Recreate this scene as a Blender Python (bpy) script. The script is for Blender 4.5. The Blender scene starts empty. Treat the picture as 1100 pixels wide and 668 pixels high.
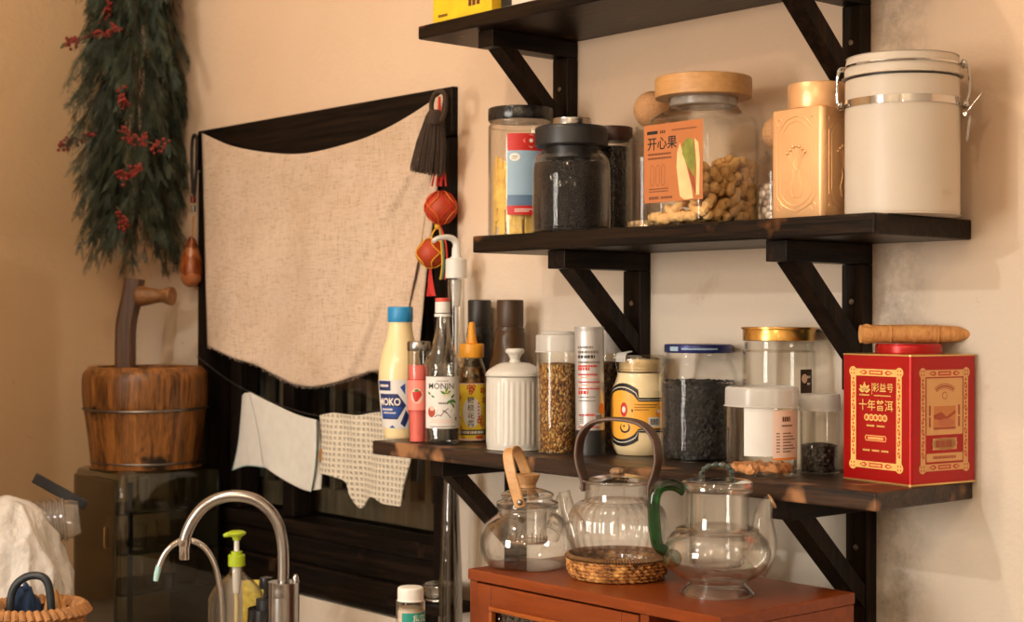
import bpy, bmesh, math, random
from mathutils import Vector, Matrix
random.seed(7)
PI = math.pi
sc = bpy.context.scene
COL = sc.collection
R_ = math.radians

# ------------------------------------------------------------------ camera
F = 1669.356
CAM = Vector((0.0, -1.68, 1.5))
FW = Vector((-0.75463934, 0.65612519, 0.00438147)).normalized()
RT = Vector((0.65613759, 0.75463736, 0.00243311)).normalized()
UP = RT.cross(FW).normalized()
cd = bpy.data.cameras.new('camera'); cam = bpy.data.objects.new('camera', cd); COL.objects.link(cam)
cd.sensor_width = 36; cd.sensor_fit = 'HORIZONTAL'; cd.lens = F/1100*36; cd.clip_start = .05
M = Matrix((RT, UP, -FW)).transposed().to_4x4(); M.translation = CAM
cam.matrix_world = M
sc.camera = cam
cd.dof.use_dof=True; cd.dof.focus_distance=2.02; cd.dof.aperture_fstop=8.0
def ray(px, py): return FW + RT*((px-550)/F) - UP*((py-334)/F)
def at_axis(px, py, i, v):
    d = ray(px, py); t = (v-CAM[i])/d[i]; return CAM + d*t
def atx(px, py, x): return at_axis(px, py, 0, x)
def aty(px, py, y): return at_axis(px, py, 1, y)
def atz(px, py, z): return at_axis(px, py, 2, z)
def mpp(P): return (Vector(P)-CAM).dot(FW)/F          # metres per pixel at a point
HF = Vector((FW.x, FW.y, 0)).normalized()             # horizontal viewing direction
HR = Vector((HF.y, -HF.x, 0))                         # horizontal right
def facing(P): return math.atan2(CAM.y-P[1], CAM.x-P[0])
def span(l, r, y, py=340):
    """centre x and radius of an upright round thing seen between columns l and r at depth y"""
    P = aty((l+r)/2, py, y); s = mpp(P); return P.x, (r-l)/2*s, s
def zat(px, py, y): return aty(px, py, y).z

# ------------------------------------------------------------------ objects
def link(o):
    COL.objects.link(o); return o
def tag(o, label=None, cat=None, group=None, kind=None):
    if label: o['label'] = label
    if cat: o['category'] = cat
    if group: o['group'] = group
    if kind: o['kind'] = kind
    return o
def thing(name, label, cat, loc=(0,0,0), rotz=0, group=None):
    o = link(bpy.data.objects.new(name, None)); o.location = loc; o.rotation_euler = (0,0,rotz)
    o.empty_display_size = .02
    return tag(o, label, cat, group)

class MB:
    def __init__(s): s.v=[]; s.f=[]; s.m=[]
    def add(s, vs, fs, mi=0):
        b=len(s.v); s.v.extend([tuple(v) for v in vs]); s.f.extend([tuple(i+b for i in f) for f in fs]); s.m.extend([mi]*len(fs)); return s
    def bm(s, bm, mi=0, mtx=None):
        bm.verts.index_update()
        vs=[(mtx @ v.co if mtx else v.co) for v in bm.verts]; fs=[[v.index for v in f.verts] for f in bm.faces]
        s.add(vs, fs, mi); bm.free(); return s
    def box(s, lo, hi, bev=0, seg=2, mi=0, mtx=None):
        bm=bmesh.new(); bmesh.ops.create_cube(bm, size=1)
        lo=Vector(lo); hi=Vector(hi); c=(lo+hi)/2; d=hi-lo
        for v in bm.verts: v.co=Vector((v.co.x*d.x+c.x, v.co.y*d.y+c.y, v.co.z*d.z+c.z))
        if bev: bmesh.ops.bevel(bm, geom=bm.edges[:], offset=bev, segments=seg, affect='EDGES', profile=.5)
        return s.bm(bm, mi, mtx)
    def prism(s, poly, z0, z1, bev=0, seg=2, mi=0, mtx=None, taper=1.0):
        bm=bmesh.new()
        a=[bm.verts.new((p[0],p[1],z0)) for p in poly]; b=[bm.verts.new((p[0]*taper,p[1]*taper,z1)) for p in poly]
        n=len(poly); bm.faces.new(a[::-1]); bm.faces.new(b)
        for i in range(n): bm.faces.new((a[i],a[(i+1)%n],b[(i+1)%n],b[i]))
        bmesh.ops.recalc_face_normals(bm, faces=bm.faces[:])
        if bev: bmesh.ops.bevel(bm, geom=bm.edges[:], offset=bev, segments=seg, affect='EDGES', profile=.5)
        return s.bm(bm, mi, mtx)
    def lathe(s, prof, seg=48, c=(0,0,0), mi=0, rib=None, close=False, mtx=None):
        vs=[]; fs=[]; n=len(prof)
        for j,(r,z) in enumerate(prof):
            for i in range(seg):
                t=2*PI*i/seg; k=1
                if rib: k=1+rib(t,z)
                p=Vector((c[0]+r*k*math.cos(t), c[1]+r*k*math.sin(t), c[2]+z))
                vs.append(mtx@p if mtx else p)
        for j in range(n-1 if not close else n):
            j2=(j+1)%n
            for i in range(seg):
                i2=(i+1)%seg
                fs.append((j*seg+i, j*seg+i2, j2*seg+i2, j2*seg+i))
        if not close:
            if prof[0][0]>1e-6: fs.append(tuple(range(seg-1,-1,-1)))
            if prof[-1][0]>1e-6: fs.append(tuple((n-1)*seg+i for i in range(seg)))
        return s.add(vs, fs, mi)
    def tube(s, path, r, seg=10, mi=0, closed=False, cap=True):
        path=[Vector(p) for p in path]; n=len(path)
        rr=r if isinstance(r,(list,tuple)) else [r]*n
        vs=[]; fs=[]; prev=None
        for i,p in enumerate(path):
            if closed: t=path[(i+1)%n]-path[i-1]
            else: t=path[min(i+1,n-1)]-path[max(i-1,0)]
            t=t.normalized() if t.length>1e-9 else Vector((0,0,1))
            if prev is None:
                a=Vector((0,0,1)) if abs(t.z)<.9 else Vector((1,0,0)); nn=t.cross(a).normalized()
            else:
                nn=(prev-t*prev.dot(t)); nn=nn.normalized() if nn.length>1e-9 else prev
            prev=nn; b=t.cross(nn)
            for k in range(seg):
                a=2*PI*k/seg; vs.append(p+(nn*math.cos(a)+b*math.sin(a))*rr[i])
        for i in range(n if closed else n-1):
            i2=(i+1)%n
            for k in range(seg):
                k2=(k+1)%seg; fs.append((i*seg+k, i*seg+k2, i2*seg+k2, i2*seg+k))
        if cap and not closed:
            fs.append(tuple(range(seg-1,-1,-1))); fs.append(tuple((n-1)*seg+k for k in range(seg)))
        return s.add(vs, fs, mi)
    def ribbon(s, path, side, w, t, mi=0, bev=.25):
        """flat strip swept along a path: width w along 'side', thickness t"""
        path=[Vector(p) for p in path]; n=len(path); side=Vector(side).normalized(); vs=[]; fs=[]
        q=bev*t
        cs=[(-w/2,-t/2+q),(-w/2+q,-t/2),(w/2-q,-t/2),(w/2,-t/2+q),(w/2,t/2-q),(w/2-q,t/2),(-w/2+q,t/2),(-w/2,t/2-q)]
        for i,p in enumerate(path):
            tg=(path[min(i+1,n-1)]-path[max(i-1,0)]).normalized(); sd=(side-tg*side.dot(tg)).normalized(); nn=tg.cross(sd)
            for a,b in cs: vs.append(p+sd*a+nn*b)
        for i in range(n-1):
            for k in range(8):
                k2=(k+1)%8; fs.append((i*8+k,i*8+k2,(i+1)*8+k2,(i+1)*8+k))
        fs.append(tuple(range(7,-1,-1))); fs.append(tuple((n-1)*8+k for k in range(8)))
        return s.add(vs, fs, mi)
    def sphere(s, c, r, seg=12, rings=8, sc3=(1,1,1), mi=0, mtx=None):
        bm=bmesh.new(); bmesh.ops.create_uvsphere(bm, u_segments=seg, v_segments=rings, radius=1)
        for v in bm.verts:
            v.co=Vector((v.co.x*r*sc3[0], v.co.y*r*sc3[1], v.co.z*r*sc3[2]))
            if mtx: v.co=mtx@v.co
            v.co+=Vector(c)
        return s.bm(bm, mi)
    def grid(s, fn, nu, nv, mi=0):
        vs=[fn(i/nu, j/nv) for j in range(nv+1) for i in range(nu+1)]
        fs=[(j*(nu+1)+i, j*(nu+1)+i+1, (j+1)*(nu+1)+i+1, (j+1)*(nu+1)+i) for j in range(nv) for i in range(nu)]
        return s.add(vs, fs, mi)
    def build(s, name, mat, parent=None, smooth=True, ang=38, solid=0, sub=0):
        me=bpy.data.meshes.new(name); me.from_pydata(s.v, [], s.f); 
        mats=mat if isinstance(mat,(list,tuple)) else [mat]
        for m in mats: me.materials.append(m)
        if len(mats)>1: me.polygons.foreach_set('material_index', s.m)
        bm=bmesh.new(); bm.from_mesh(me); bmesh.ops.recalc_face_normals(bm, faces=bm.faces[:]); bm.to_mesh(me); bm.free()
        if smooth:
            me.shade_smooth(); me.set_sharp_from_angle(angle=R_(ang))
        me.update()
        o=link(bpy.data.objects.new(name, me))
        if parent is not None: o.parent=parent
        if sub:
            md=o.modifiers.new('s','SUBSURF'); md.levels=sub; md.render_levels=sub
        if solid:
            md=o.modifiers.new('t','SOLIDIFY'); md.thickness=solid; md.offset=0
        return o

def cr(pts, n=6, closed=False):
    """Catmull-Rom through points (any dimension)"""
    P=[Vector(p) if len(p)>2 else Vector((p[0],p[1],0)) for p in pts]; out=[]; N=len(P)
    for i in range(N if closed else N-1):
        if closed: p0,p1,p2,p3=P[i-1],P[i],P[(i+1)%N],P[(i+2)%N]
        else: p0,p1,p2,p3=P[max(i-1,0)],P[i],P[i+1],P[min(i+2,N-1)]
        for k in range(n):
            t=k/n; out.append(.5*((2*p1)+(p2-p0)*t+(2*p0-5*p1+4*p2-p3)*t*t+(3*p1-p0-3*p2+p3)*t**3))
    if not closed: out.append(P[-1])
    return out
def prof(pts, n=5): return [(max(p.x,0),p.y) for p in cr(pts,n)]
def shell(outer, t, inner_bottom=None):
    """double-walled profile: outer from the bottom axis up, then the inner wall back down to the axis"""
    inner=[]
    for r,z in outer[::-1]:
        inner.append((max(r-t,0), max(z, (outer[0][1]+t) if inner_bottom is None else inner_bottom)))
    return list(outer)+inner

# ------------------------------------------------------------------ lettering and printed labels
_tc={}
def text_geo(s, bold=0):
    if (s,bold) in _tc: return _tc[(s,bold)]
    cu=bpy.data.curves.new('t','FONT'); cu.body=s; cu.size=1; cu.align_x='CENTER'; cu.align_y='CENTER'; cu.resolution_u=3; cu.offset=bold
    o=bpy.data.objects.new('t',cu); link(o)
    dg=bpy.context.evaluated_depsgraph_get(); dg.update()
    me=o.evaluated_get(dg).to_mesh()
    g=([(v.co.x,v.co.y) for v in me.vertices],[tuple(p.vertices) for p in me.polygons])
    o.evaluated_get(dg).to_mesh_clear(); bpy.data.objects.remove(o); bpy.data.curves.remove(cu)
    _tc[(s,bold)]=g; return g
class Decal:
    """printed shapes in (u,v) metres laid on a surface by map(u,v,h)"""
    def __init__(s, fn, maxlen=.004, base=.0004, step=.00012): s.fn=fn; s.mb=MB(); s.mats=[]; s.maxlen=maxlen; s.base=base; s.step=step
    def mi(s, m):
        if m not in s.mats: s.mats.append(m)
        return s.mats.index(m)
    def poly(s, pts, m, layer=0, sub=True):
        bm=bmesh.new(); f=bm.faces.new([bm.verts.new((p[0],p[1],0)) for p in pts])
        bmesh.ops.triangulate(bm, faces=bm.faces[:])
        if sub:
            for _ in range(7):
                e=[e for e in bm.edges if e.calc_length()>s.maxlen]
                if not e or len(bm.verts)>6000: break
                bmesh.ops.subdivide_edges(bm, edges=e, cuts=1); bmesh.ops.triangulate(bm, faces=bm.faces[:])
        h=s.base+s.step*layer; bm.verts.index_update()
        s.mb.add([s.fn(v.co.x,v.co.y,h) for v in bm.verts],[[v.index for v in f.verts] for f in bm.faces],s.mi(m)); bm.free()
    def rect(s,u0,v0,u1,v1,m,layer=0,sub=True):
        nu=max(1,int(abs(u1-u0)/s.maxlen)) if sub else 1; nv=max(1,int(abs(v1-v0)/(s.maxlen*4))) if sub else 1
        h=s.base+s.step*layer
        vs=[s.fn(u0+(u1-u0)*i/nu, v0+(v1-v0)*j/nv, h) for j in range(nv+1) for i in range(nu+1)]
        fs=[(j*(nu+1)+i,j*(nu+1)+i+1,(j+1)*(nu+1)+i+1,(j+1)*(nu+1)+i) for j in range(nv) for i in range(nu)]
        s.mb.add(vs,fs,s.mi(m))
    def frame(s,u0,v0,u1,v1,w,m,layer=0):
        s.rect(u0,v0,u1,v0+w,m,layer); s.rect(u0,v1-w,u1,v1,m,layer); s.rect(u0,v0+w,u0+w,v1-w,m,layer); s.rect(u1-w,v0+w,u1,v1-w,m,layer)
    def ell(s,u,v,a,b,m,layer=0,n=20,rot=0):
        c,d=math.cos(rot),math.sin(rot)
        s.poly([(u+a*math.cos(2*PI*i/n)*c-b*math.sin(2*PI*i/n)*d, v+a*math.cos(2*PI*i/n)*d+b*math.sin(2*PI*i/n)*c) for i in range(n)],m,layer)
    def leaf(s,u,v,L,w,rot,m,layer=0):
        pts=[(0,0),(L*.3,w*.5),(L*.6,w*.45),(L,0),(L*.6,-w*.45),(L*.3,-w*.5)]; c,d=math.cos(rot),math.sin(rot)
        s.poly([(u+x*c-y*d,v+x*d+y*c) for x,y in pts],m,layer)
    def stroke(s,pts,w,m,layer=0):
        P=[Vector((p[0],p[1])) for p in pts]; n=len(P); L=[];Rr=[]
        for i,p in enumerate(P):
            t=(P[min(i+1,n-1)]-P[max(i-1,0)]).normalized(); q=Vector((-t.y,t.x))*w/2; L.append(p+q); Rr.append(p-q)
        h=s.base+s.step*layer
        vs=[s.fn(p.x,p.y,h) for p in L]+[s.fn(p.x,p.y,h) for p in Rr]
        s.mb.add(vs,[(i,i+1,n+i+1,n+i) for i in range(n-1)],s.mi(m))
    def text(s,txt,u,v,size,m,layer=1,bold=0,sx=1,rot=0):
        vs,fs=text_geo(txt,bold); c,d=math.cos(rot),math.sin(rot); h=s.base+s.step*layer
        s.mb.add([s.fn(u+(x*sx*c-y*d)*size, v+(x*sx*d+y*c)*size, h) for x,y in vs],fs,s.mi(m))
    def dashes(s,u0,v,total,hgt,m,layer=1,seed=0):
        rn=random.Random(seed); u=u0
        while u<u0+total-hgt*.3:
            w=min(rn.uniform(.5,1.1)*hgt,u0+total-u); s.rect(u,v-hgt/2,u+w*.8,v+hgt/2,m,layer,sub=False); u+=w*1.05
    def build(s,name,parent):
        me=bpy.data.meshes.new(name); me.from_pydata(s.mb.v,[],s.mb.f)
        for m in s.mats: me.materials.append(m)
        me.polygons.foreach_set('material_index',s.mb.m); me.shade_smooth(); me.update()
        o=link(bpy.data.objects.new(name,me)); o.parent=parent; return o
def wrap(Rfn, phi0, z0):
    """map for a label on an upright round body; Rfn is a radius or radius(z)"""
    def fn(u,v,h):
        R=Rfn(z0+v) if callable(Rfn) else Rfn
        R0=Rfn(z0) if callable(Rfn) else Rfn
        a=phi0+u/R0; return ((R+h)*math.cos(a),(R+h)*math.sin(a),z0+v)
    return fn
def flat(o, ux, n, uz=(0,0,1)):
    o=Vector(o); ux=Vector(ux).normalized(); n=Vector(n).normalized(); uz=Vector(uz).normalized()
    return lambda u,v,h: o+ux*u+uz*v+n*h

# ------------------------------------------------------------------ materials
def srgb(r,g,b):
    f=lambda c: c/12.92 if c<=.04045 else ((c+.055)/1.055)**2.4
    return (f(r/255),f(g/255),f(b/255),1)
class NT:
    def __init__(s,name):
        s.m=bpy.data.materials.new(name); s.m.use_nodes=True; s.t=s.m.node_tree; s.n=s.t.nodes
        for x in list(s.n): s.n.remove(x)
        s.out=s.n.new('ShaderNodeOutputMaterial')
    def node(s,typ,**kw):
        x=s.n.new(typ)
        for k,v in kw.items():
            if k.startswith('i_'): x.inputs[int(k[2:])].default_value=v
            elif k in x.inputs.keys() and not hasattr(x,k): x.inputs[k].default_value=v
            else: setattr(x,k,v)
        return x
    def l(s,a,b): s.t.links.new(a,b)
    def coord(s,scale=(1,1,1),rot=(0,0,0)):
        tc=s.node('ShaderNodeTexCoord'); mp=s.node('ShaderNodeMapping'); mp.inputs['Scale'].default_value=scale; mp.inputs['Rotation'].default_value=rot
        s.l(tc.outputs['Object'],mp.inputs['Vector']); return mp.outputs[0]
    def noise(s,vec,scale,detail=4,rough=.55,dist=0):
        x=s.node('ShaderNodeTexNoise'); x.inputs['Scale'].default_value=scale; x.inputs['Detail'].default_value=detail; x.inputs['Roughness'].default_value=rough; x.inputs['Distortion'].default_value=dist
        s.l(vec,x.inputs['Vector']); return x.outputs['Fac']
    def ramp(s,fac,stops,interp='LINEAR'):
        x=s.node('ShaderNodeValToRGB'); x.color_ramp.interpolation=interp; e=x.color_ramp.elements
        while len(e)<len(stops): e.new(.5)
        for k,(p,c) in zip(e,stops): k.position=p; k.color=c
        s.l(fac,x.inputs[0]); return x.outputs[0]
    def mix(s,fac,a,b,mode='MIX'):
        x=s.node('ShaderNodeMix'); x.data_type='RGBA'; x.blend_type=mode
        for src,i in((fac,0),(a,6),(b,7)):
            if hasattr(src,'links'): s.l(src,x.inputs[i])
            else: x.inputs[i].default_value=src
        return x.outputs[2]
    def math(s,op,a,b=0):
        x=s.node('ShaderNodeMath'); x.operation=op
        for src,i in((a,0),(b,1)):
            if hasattr(src,'links'): s.l(src,x.inputs[i])
            else: x.inputs[i].default_value=src
        return x.outputs[0]
    def bump(s,h,strength=.3,dist=.01):
        x=s.node('ShaderNodeBump'); x.inputs['Strength'].default_value=strength; x.inputs['Distance'].default_value=dist; s.l(h,x.inputs['Height']); return x.outputs[0]
    def pbr(s,color,rough=.5,metal=0,normal=None,**kw):
        x=s.node('ShaderNodeBsdfPrincipled')
        for src,k in((color,'Base Color'),(rough,'Roughness'),(metal,'Metallic')):
            if hasattr(src,'links'): s.l(src,x.inputs[k])
            else: x.inputs[k].default_value=src
        if normal is not None: s.l(normal,x.inputs['Normal'])
        for k,v in kw.items(): x.inputs[k.replace('_',' ')].default_value=v
        s.l(x.outputs[0],s.out.inputs[0]); return s.m
def plain(name,c,rough=.5,metal=0,var=.12,scale=30,bump=0,bscale=200,**kw):
    t=NT(name); v=t.coord(); n=t.noise(v,scale)
    a=tuple(min(1,x*(1-var)) for x in c[:3])+(1,); b=tuple(min(1,x*(1+var)) for x in c[:3])+(1,)
    col=t.ramp(n,[(.3,a),(.7,b)]); nm=None
    if bump: nm=t.bump(t.noise(v,bscale,3),bump,.002)
    return t.pbr(col,rough,metal,nm,**kw)
def wood(name,dark,light,scale=(2,25,25),rough=.45,bump=.25,contrast=(.35,.65),patches=None,spec=.5):
    t=NT(name); v=t.coord(scale); n=t.noise(v,3,6,.65,.6); n2=t.noise(v,14,3,.6)
    h=t.math('ADD',t.math('MULTIPLY',n,.75),t.math('MULTIPLY',n2,.25))
    col=t.ramp(h,[(contrast[0],dark),(contrast[1],light)])
    if patches:
        pc,ps,lo,hi=patches
        pn=t.ramp(t.noise(t.coord(),ps,3),[(lo,(0,0,0,1)),(hi,(1,1,1,1))]); col=t.mix(pn,col,pc)
    return t.pbr(col,rough,0,t.bump(h,bump,.004),Specular_IOR_Level=spec)
def thin_glass(name,tint=(1,1,1,1),edge=(.75,.78,.75,1),refl=.04,rough=.015,gl=.85,power=3.2,wavy=0,wscale=40,haze=0):
    """a thin pane or wall: clear in the middle, tinted and mirror-like at a grazing angle"""
    t=NT(name)
    lw=t.node('ShaderNodeLayerWeight'); lw.inputs['Blend'].default_value=.5
    nm=None
    if wavy:
        nm=t.bump(t.noise(t.coord(),wscale,2),wavy,.004); t.l(nm,lw.inputs['Normal'])
    fp=t.math('POWER',lw.outputs['Facing'],power)
    tr=t.node('ShaderNodeBsdfTransparent'); t.l(t.mix(fp,tint,edge),tr.inputs[0])
    g=t.node('ShaderNodeBsdfGlossy'); g.inputs['Roughness'].default_value=rough; g.inputs[0].default_value=(1,1,1,1)
    if nm is not None: t.l(nm,g.inputs['Normal'])
    fac=t.math('ADD',t.math('MULTIPLY',fp,gl-refl),refl)
    m=t.node('ShaderNodeMixShader'); t.l(fac,m.inputs[0]); t.l(tr.outputs[0],m.inputs[1]); t.l(g.outputs[0],m.inputs[2])
    res=m.outputs[0]
    if haze:
        d=t.node('ShaderNodeBsdfDiffuse'); d.inputs[0].default_value=(.8,.78,.75,1)
        m2=t.node('ShaderNodeMixShader'); m2.inputs[0].default_value=haze; t.l(res,m2.inputs[1]); t.l(d.outputs[0],m2.inputs[2]); res=m2.outputs[0]
    t.l(res,t.out.inputs[0]); return t.m
def grains(name,stops,scale=220,rough=.55,bump=.9,stretch=(1,1,1)):
    t=NT(name); v=t.coord(stretch); vo=t.node('ShaderNodeTexVoronoi'); vo.inputs['Scale'].default_value=scale; t.l(v,vo.inputs['Vector'])
    sep=t.node('ShaderNodeSeparateColor'); t.l(vo.outputs['Color'],sep.inputs[0])
    col=t.ramp(sep.outputs[0],stops); shade=t.ramp(vo.outputs['Distance'],[(.25,(1,1,1,1)),(.75,(.25,.22,.2,1))]); col=t.mix(1.0,col,shade,'MULTIPLY')
    inv=t.math('SUBTRACT',1,vo.outputs['Distance'])
    return t.pbr(col,rough,0,t.bump(inv,bump,.004))

def wall_mat(name,base,light,stain,low_tone=None):
    t=NT(name); v=t.coord()
    n=t.noise(v,1.6,5,.6); col=t.ramp(n,[(.3,base),(.72,light)])
    if low_tone:      # paler colour on the lower part of the wall, with a ragged upper edge
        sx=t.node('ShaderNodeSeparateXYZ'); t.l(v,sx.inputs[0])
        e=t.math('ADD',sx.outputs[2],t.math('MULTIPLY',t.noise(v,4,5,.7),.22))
        col=t.mix(t.ramp(t.math('DIVIDE',e,3),[(1.58/3,(1,1,1,1)),(1.80/3,(0,0,0,1))]),col,low_tone)
    s1=t.ramp(t.noise(v,5.5,7,.7,.4),[(.64,(0,0,0,1)),(.80,(1,1,1,1))]); col=t.mix(t.math('MULTIPLY',s1,.5),col,stain)
    if low_tone:      # soot rubbed onto the plaster beside the right-hand shelf brackets
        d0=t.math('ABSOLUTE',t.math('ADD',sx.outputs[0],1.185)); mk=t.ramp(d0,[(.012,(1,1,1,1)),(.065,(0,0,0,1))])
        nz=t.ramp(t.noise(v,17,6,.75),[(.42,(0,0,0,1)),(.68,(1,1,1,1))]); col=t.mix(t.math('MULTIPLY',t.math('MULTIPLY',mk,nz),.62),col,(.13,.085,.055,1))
    s2=t.ramp(t.noise(v,28,4,.6),[(.70,(0,0,0,1)),(.78,(1,1,1,1))]); col=t.mix(t.math('MULTIPLY',s2,.35),col,tuple(x*.6 for x in stain[:3])+(1,))
    h=t.math('ADD',t.noise(v,9,5,.6),t.math('MULTIPLY',t.noise(v,90,3),.18))
    return t.pbr(col,.85,0,t.bump(h,.35,.012))
MT={}
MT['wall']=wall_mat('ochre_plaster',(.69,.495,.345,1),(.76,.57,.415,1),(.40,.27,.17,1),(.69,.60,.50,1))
MT['wall_far']=wall_mat('pale_plaster',(.70,.64,.56,1),(.76,.71,.64,1),(.5,.42,.34,1))
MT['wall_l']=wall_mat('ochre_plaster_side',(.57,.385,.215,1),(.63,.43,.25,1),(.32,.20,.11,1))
MT['burnt_x']=wood('charred_wood_along',(.004,.003,.0025,1),(.034,.016,.008,1),(1.5,30,30),.36,.35,(.44,.74),((.20,.078,.024,1),16,.60,.78),.14)
MT['burnt_y']=wood('charred_wood_across',(.004,.003,.0025,1),(.032,.015,.008,1),(30,1.5,30),.38,.35,(.44,.74),None,.14)
MT['burnt_z']=wood('charred_wood_upright',(.004,.003,.0025,1),(.036,.016,.008,1),(30,30,1.5),.4,.35,(.44,.74),None,.14)
MT['worn_x']=wood('worn_charred_wood',(.008,.006,.006,1),(.075,.036,.017,1),(1.5,22,22),.36,.4,(.42,.70),((.34,.165,.075,1),13,.57,.68),.35)
MT['oldwood_x']=wood('old_dark_timber_x',(.004,.003,.0025,1),(.026,.014,.008,1),(1.2,30,30),.5,.6,(.42,.76),((.10,.052,.028,1),11,.64,.82),.1)
MT['oldwood_z']=wood('old_dark_timber_z',(.004,.003,.0025,1),(.024,.013,.0075,1),(30,30,1.2),.5,.6,(.42,.76),None,.1)
MT['cabinet']=wood('reddish_brown_veneer',(.17,.032,.006,1),(.25,.052,.010,1),(2,22,22),.30,.06,(.35,.65),None,.3)
MT['cabinet_light']=wood('orange_brown_moulding',(.27,.062,.010,1),(.40,.11,.020,1),(2,22,22),.30,.06,(.35,.65),None,.35)
MT['pale_wood']=wood('pale_beech',(.50,.26,.10,1),(.66,.38,.17,1),(3,30,30),.42,.1)
MT['bamboo']=wood('honey_bamboo_lid',(.48,.24,.085,1),(.60,.33,.13,1),(3,30,60),.4,.1)
MT['walnut']=wood('walnut_strip',(.055,.024,.012,1),(.13,.06,.03,1),(20,20,4),.38,.15)
MT['pail']=wood('old_oiled_staves',(.035,.012,.004,1),(.37,.145,.034,1),(20,20,1.6),.36,.4,(.36,.66),((.012,.007,.005,1),13,.63,.70),.4)
MT['pestle']=wood('old_brown_timber',(.035,.015,.008,1),(.13,.06,.028,1),(25,25,1.8),.5,.4)
MT['pestle_head']=wood('old_golden_timber',(.12,.05,.018,1),(.30,.14,.05,1),(2,25,25),.45,.4)
MT['cork']=plain('cork',(.52,.27,.12,1),.85,0,.16,260,.25,400)
MT['steel']=plain('brushed_steel',(.40,.39,.38,1),.24,1,.08,60)
MT['chrome']=plain('chrome',(.62,.61,.60,1),.08,1,.03,20)
MT['iron']=plain('dull_iron_wire',(.22,.21,.20,1),.4,1,.2,60)
MT['black_plastic']=plain('black_plastic',(.012,.013,.015,1),.42,0,.1,40)
MT['black_gloss']=plain('black_glossy_plastic',(.010,.010,.011,1),.25,0,.1,40)
MT['white_plastic']=plain('white_plastic',(.77,.75,.71,1),.4,0,.04,40,Subsurface_Weight=.0)
MT['white_ceramic']=plain('ivory_ceramic',(.665,.64,.585,1),.22,0,.03,20)
MT['cream_enamel']=plain('cream_enamel',(.585,.51,.425,1),.45,0,.02,20)
MT['paper_white']=plain('white_label_paper',(.76,.74,.71,1),.55,0,.03,40)
MT['glass']=thin_glass('clear_glass',refl=.010,gl=.7)
MT['glass_pot']=thin_glass('teapot_glass',(.992,.992,.988,1),(.72,.72,.69,1),.062,.010,1.0,2.7)
MT['plastic_clear']=thin_glass('clear_plastic',(.97,.965,.95,1),(.70,.69,.66,1),.018,.03,.7,3.0)
MT['plastic_frost']=thin_glass('frosted_plastic',(.93,.92,.91,1),(.65,.64,.62,1),.05,.15,.6,2.5,haze=.28)
MT['plastic_lid']=thin_glass('frosted_lid_plastic',(.9,.89,.87,1),(.7,.69,.67,1),.05,.2,.5,2.5,haze=.5)
MT['smoke']=thin_glass('smoky_brown_plastic',(.48,.50,.43,1),(.16,.17,.14,1),.05,.02,.85,2.6,wavy=.06,wscale=6)
MT['green_glass']=thin_glass('emerald_glass',(.03,.40,.15,1),(.003,.09,.03,1),.05,.02,.75,2.4)
MT['pane']=thin_glass('window_pane_glass',(.86,.87,.84,1),(.5,.5,.48,1),.035,.01,.9,3.0,wavy=.03,wscale=5)
MT['pebble']=thin_glass('pebbled_dark_pane',(.10,.11,.11,1),(.05,.05,.05,1),.10,.12,.8,2.0,wavy=1.0,wscale=85)
# ------------------------------------------------------------------ the room
XL=-3.277; XR=1.3; YF=-4.0; ZT=3.15
WX0,WX1,WZ0,WZ1=-2.945,-2.075,.958,1.897      # window opening in the back wall
m=MB()
m.box((XL-.15,0,0),(WX0,.16,ZT)); m.box((WX1,0,0),(XR+.15,.16,ZT)); m.box((WX0,0,0),(WX1,.16,WZ0)); m.box((WX0,0,WZ1),(WX1,.16,ZT))
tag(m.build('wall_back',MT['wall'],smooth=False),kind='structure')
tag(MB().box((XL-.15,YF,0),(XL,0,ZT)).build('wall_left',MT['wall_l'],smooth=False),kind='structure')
tag(MB().box((XR,YF,0),(XR+.15,0,ZT)).build('wall_right',MT['wall_far'],smooth=False),kind='structure')
fm=MB()      # front wall behind the camera with a tall daylight window
fm.box((XL-.15,YF-.15,0),(-2.10,YF,ZT)); fm.box((-1.20,YF-.15,0),(XR+.15,YF,ZT)); fm.box((-2.10,YF-.15,0),(-1.20,YF,.9)); fm.box((-2.10,YF-.15,2.3),(-1.20,YF,ZT))
tag(fm.build('wall_front',MT['wall_far'],smooth=False),kind='structure')
tag(MB().box((XL-.15,YF-.15,-.1),(XR+.15,.16,0)).build('floor',plain('dark_tile_floor',(.16,.11,.08,1),.5),smooth=False),kind='structure')
tag(MB().box((XL-.15,YF-.15,ZT),(XR+.15,.16,ZT+.1)).build('ceiling',plain('ceiling_plaster',(.74,.71,.66,1),.9),smooth=False),kind='structure')
w2=MB()
for a,b in (((-2.10,YF-.1,.9),(-2.05,YF-.05,2.3)),((-1.25,YF-.1,.9),(-1.20,YF-.05,2.3)),((-2.05,YF-.1,.9),(-1.25,YF-.05,.95)),((-2.05,YF-.1,2.25),(-1.25,YF-.05,2.3)),((-1.69,YF-.1,.95),(-1.61,YF-.05,2.25))): w2.box(a,b,.004)
tag(w2.build('window_2',MT['oldwood_z'],smooth=False),kind='structure')

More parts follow.
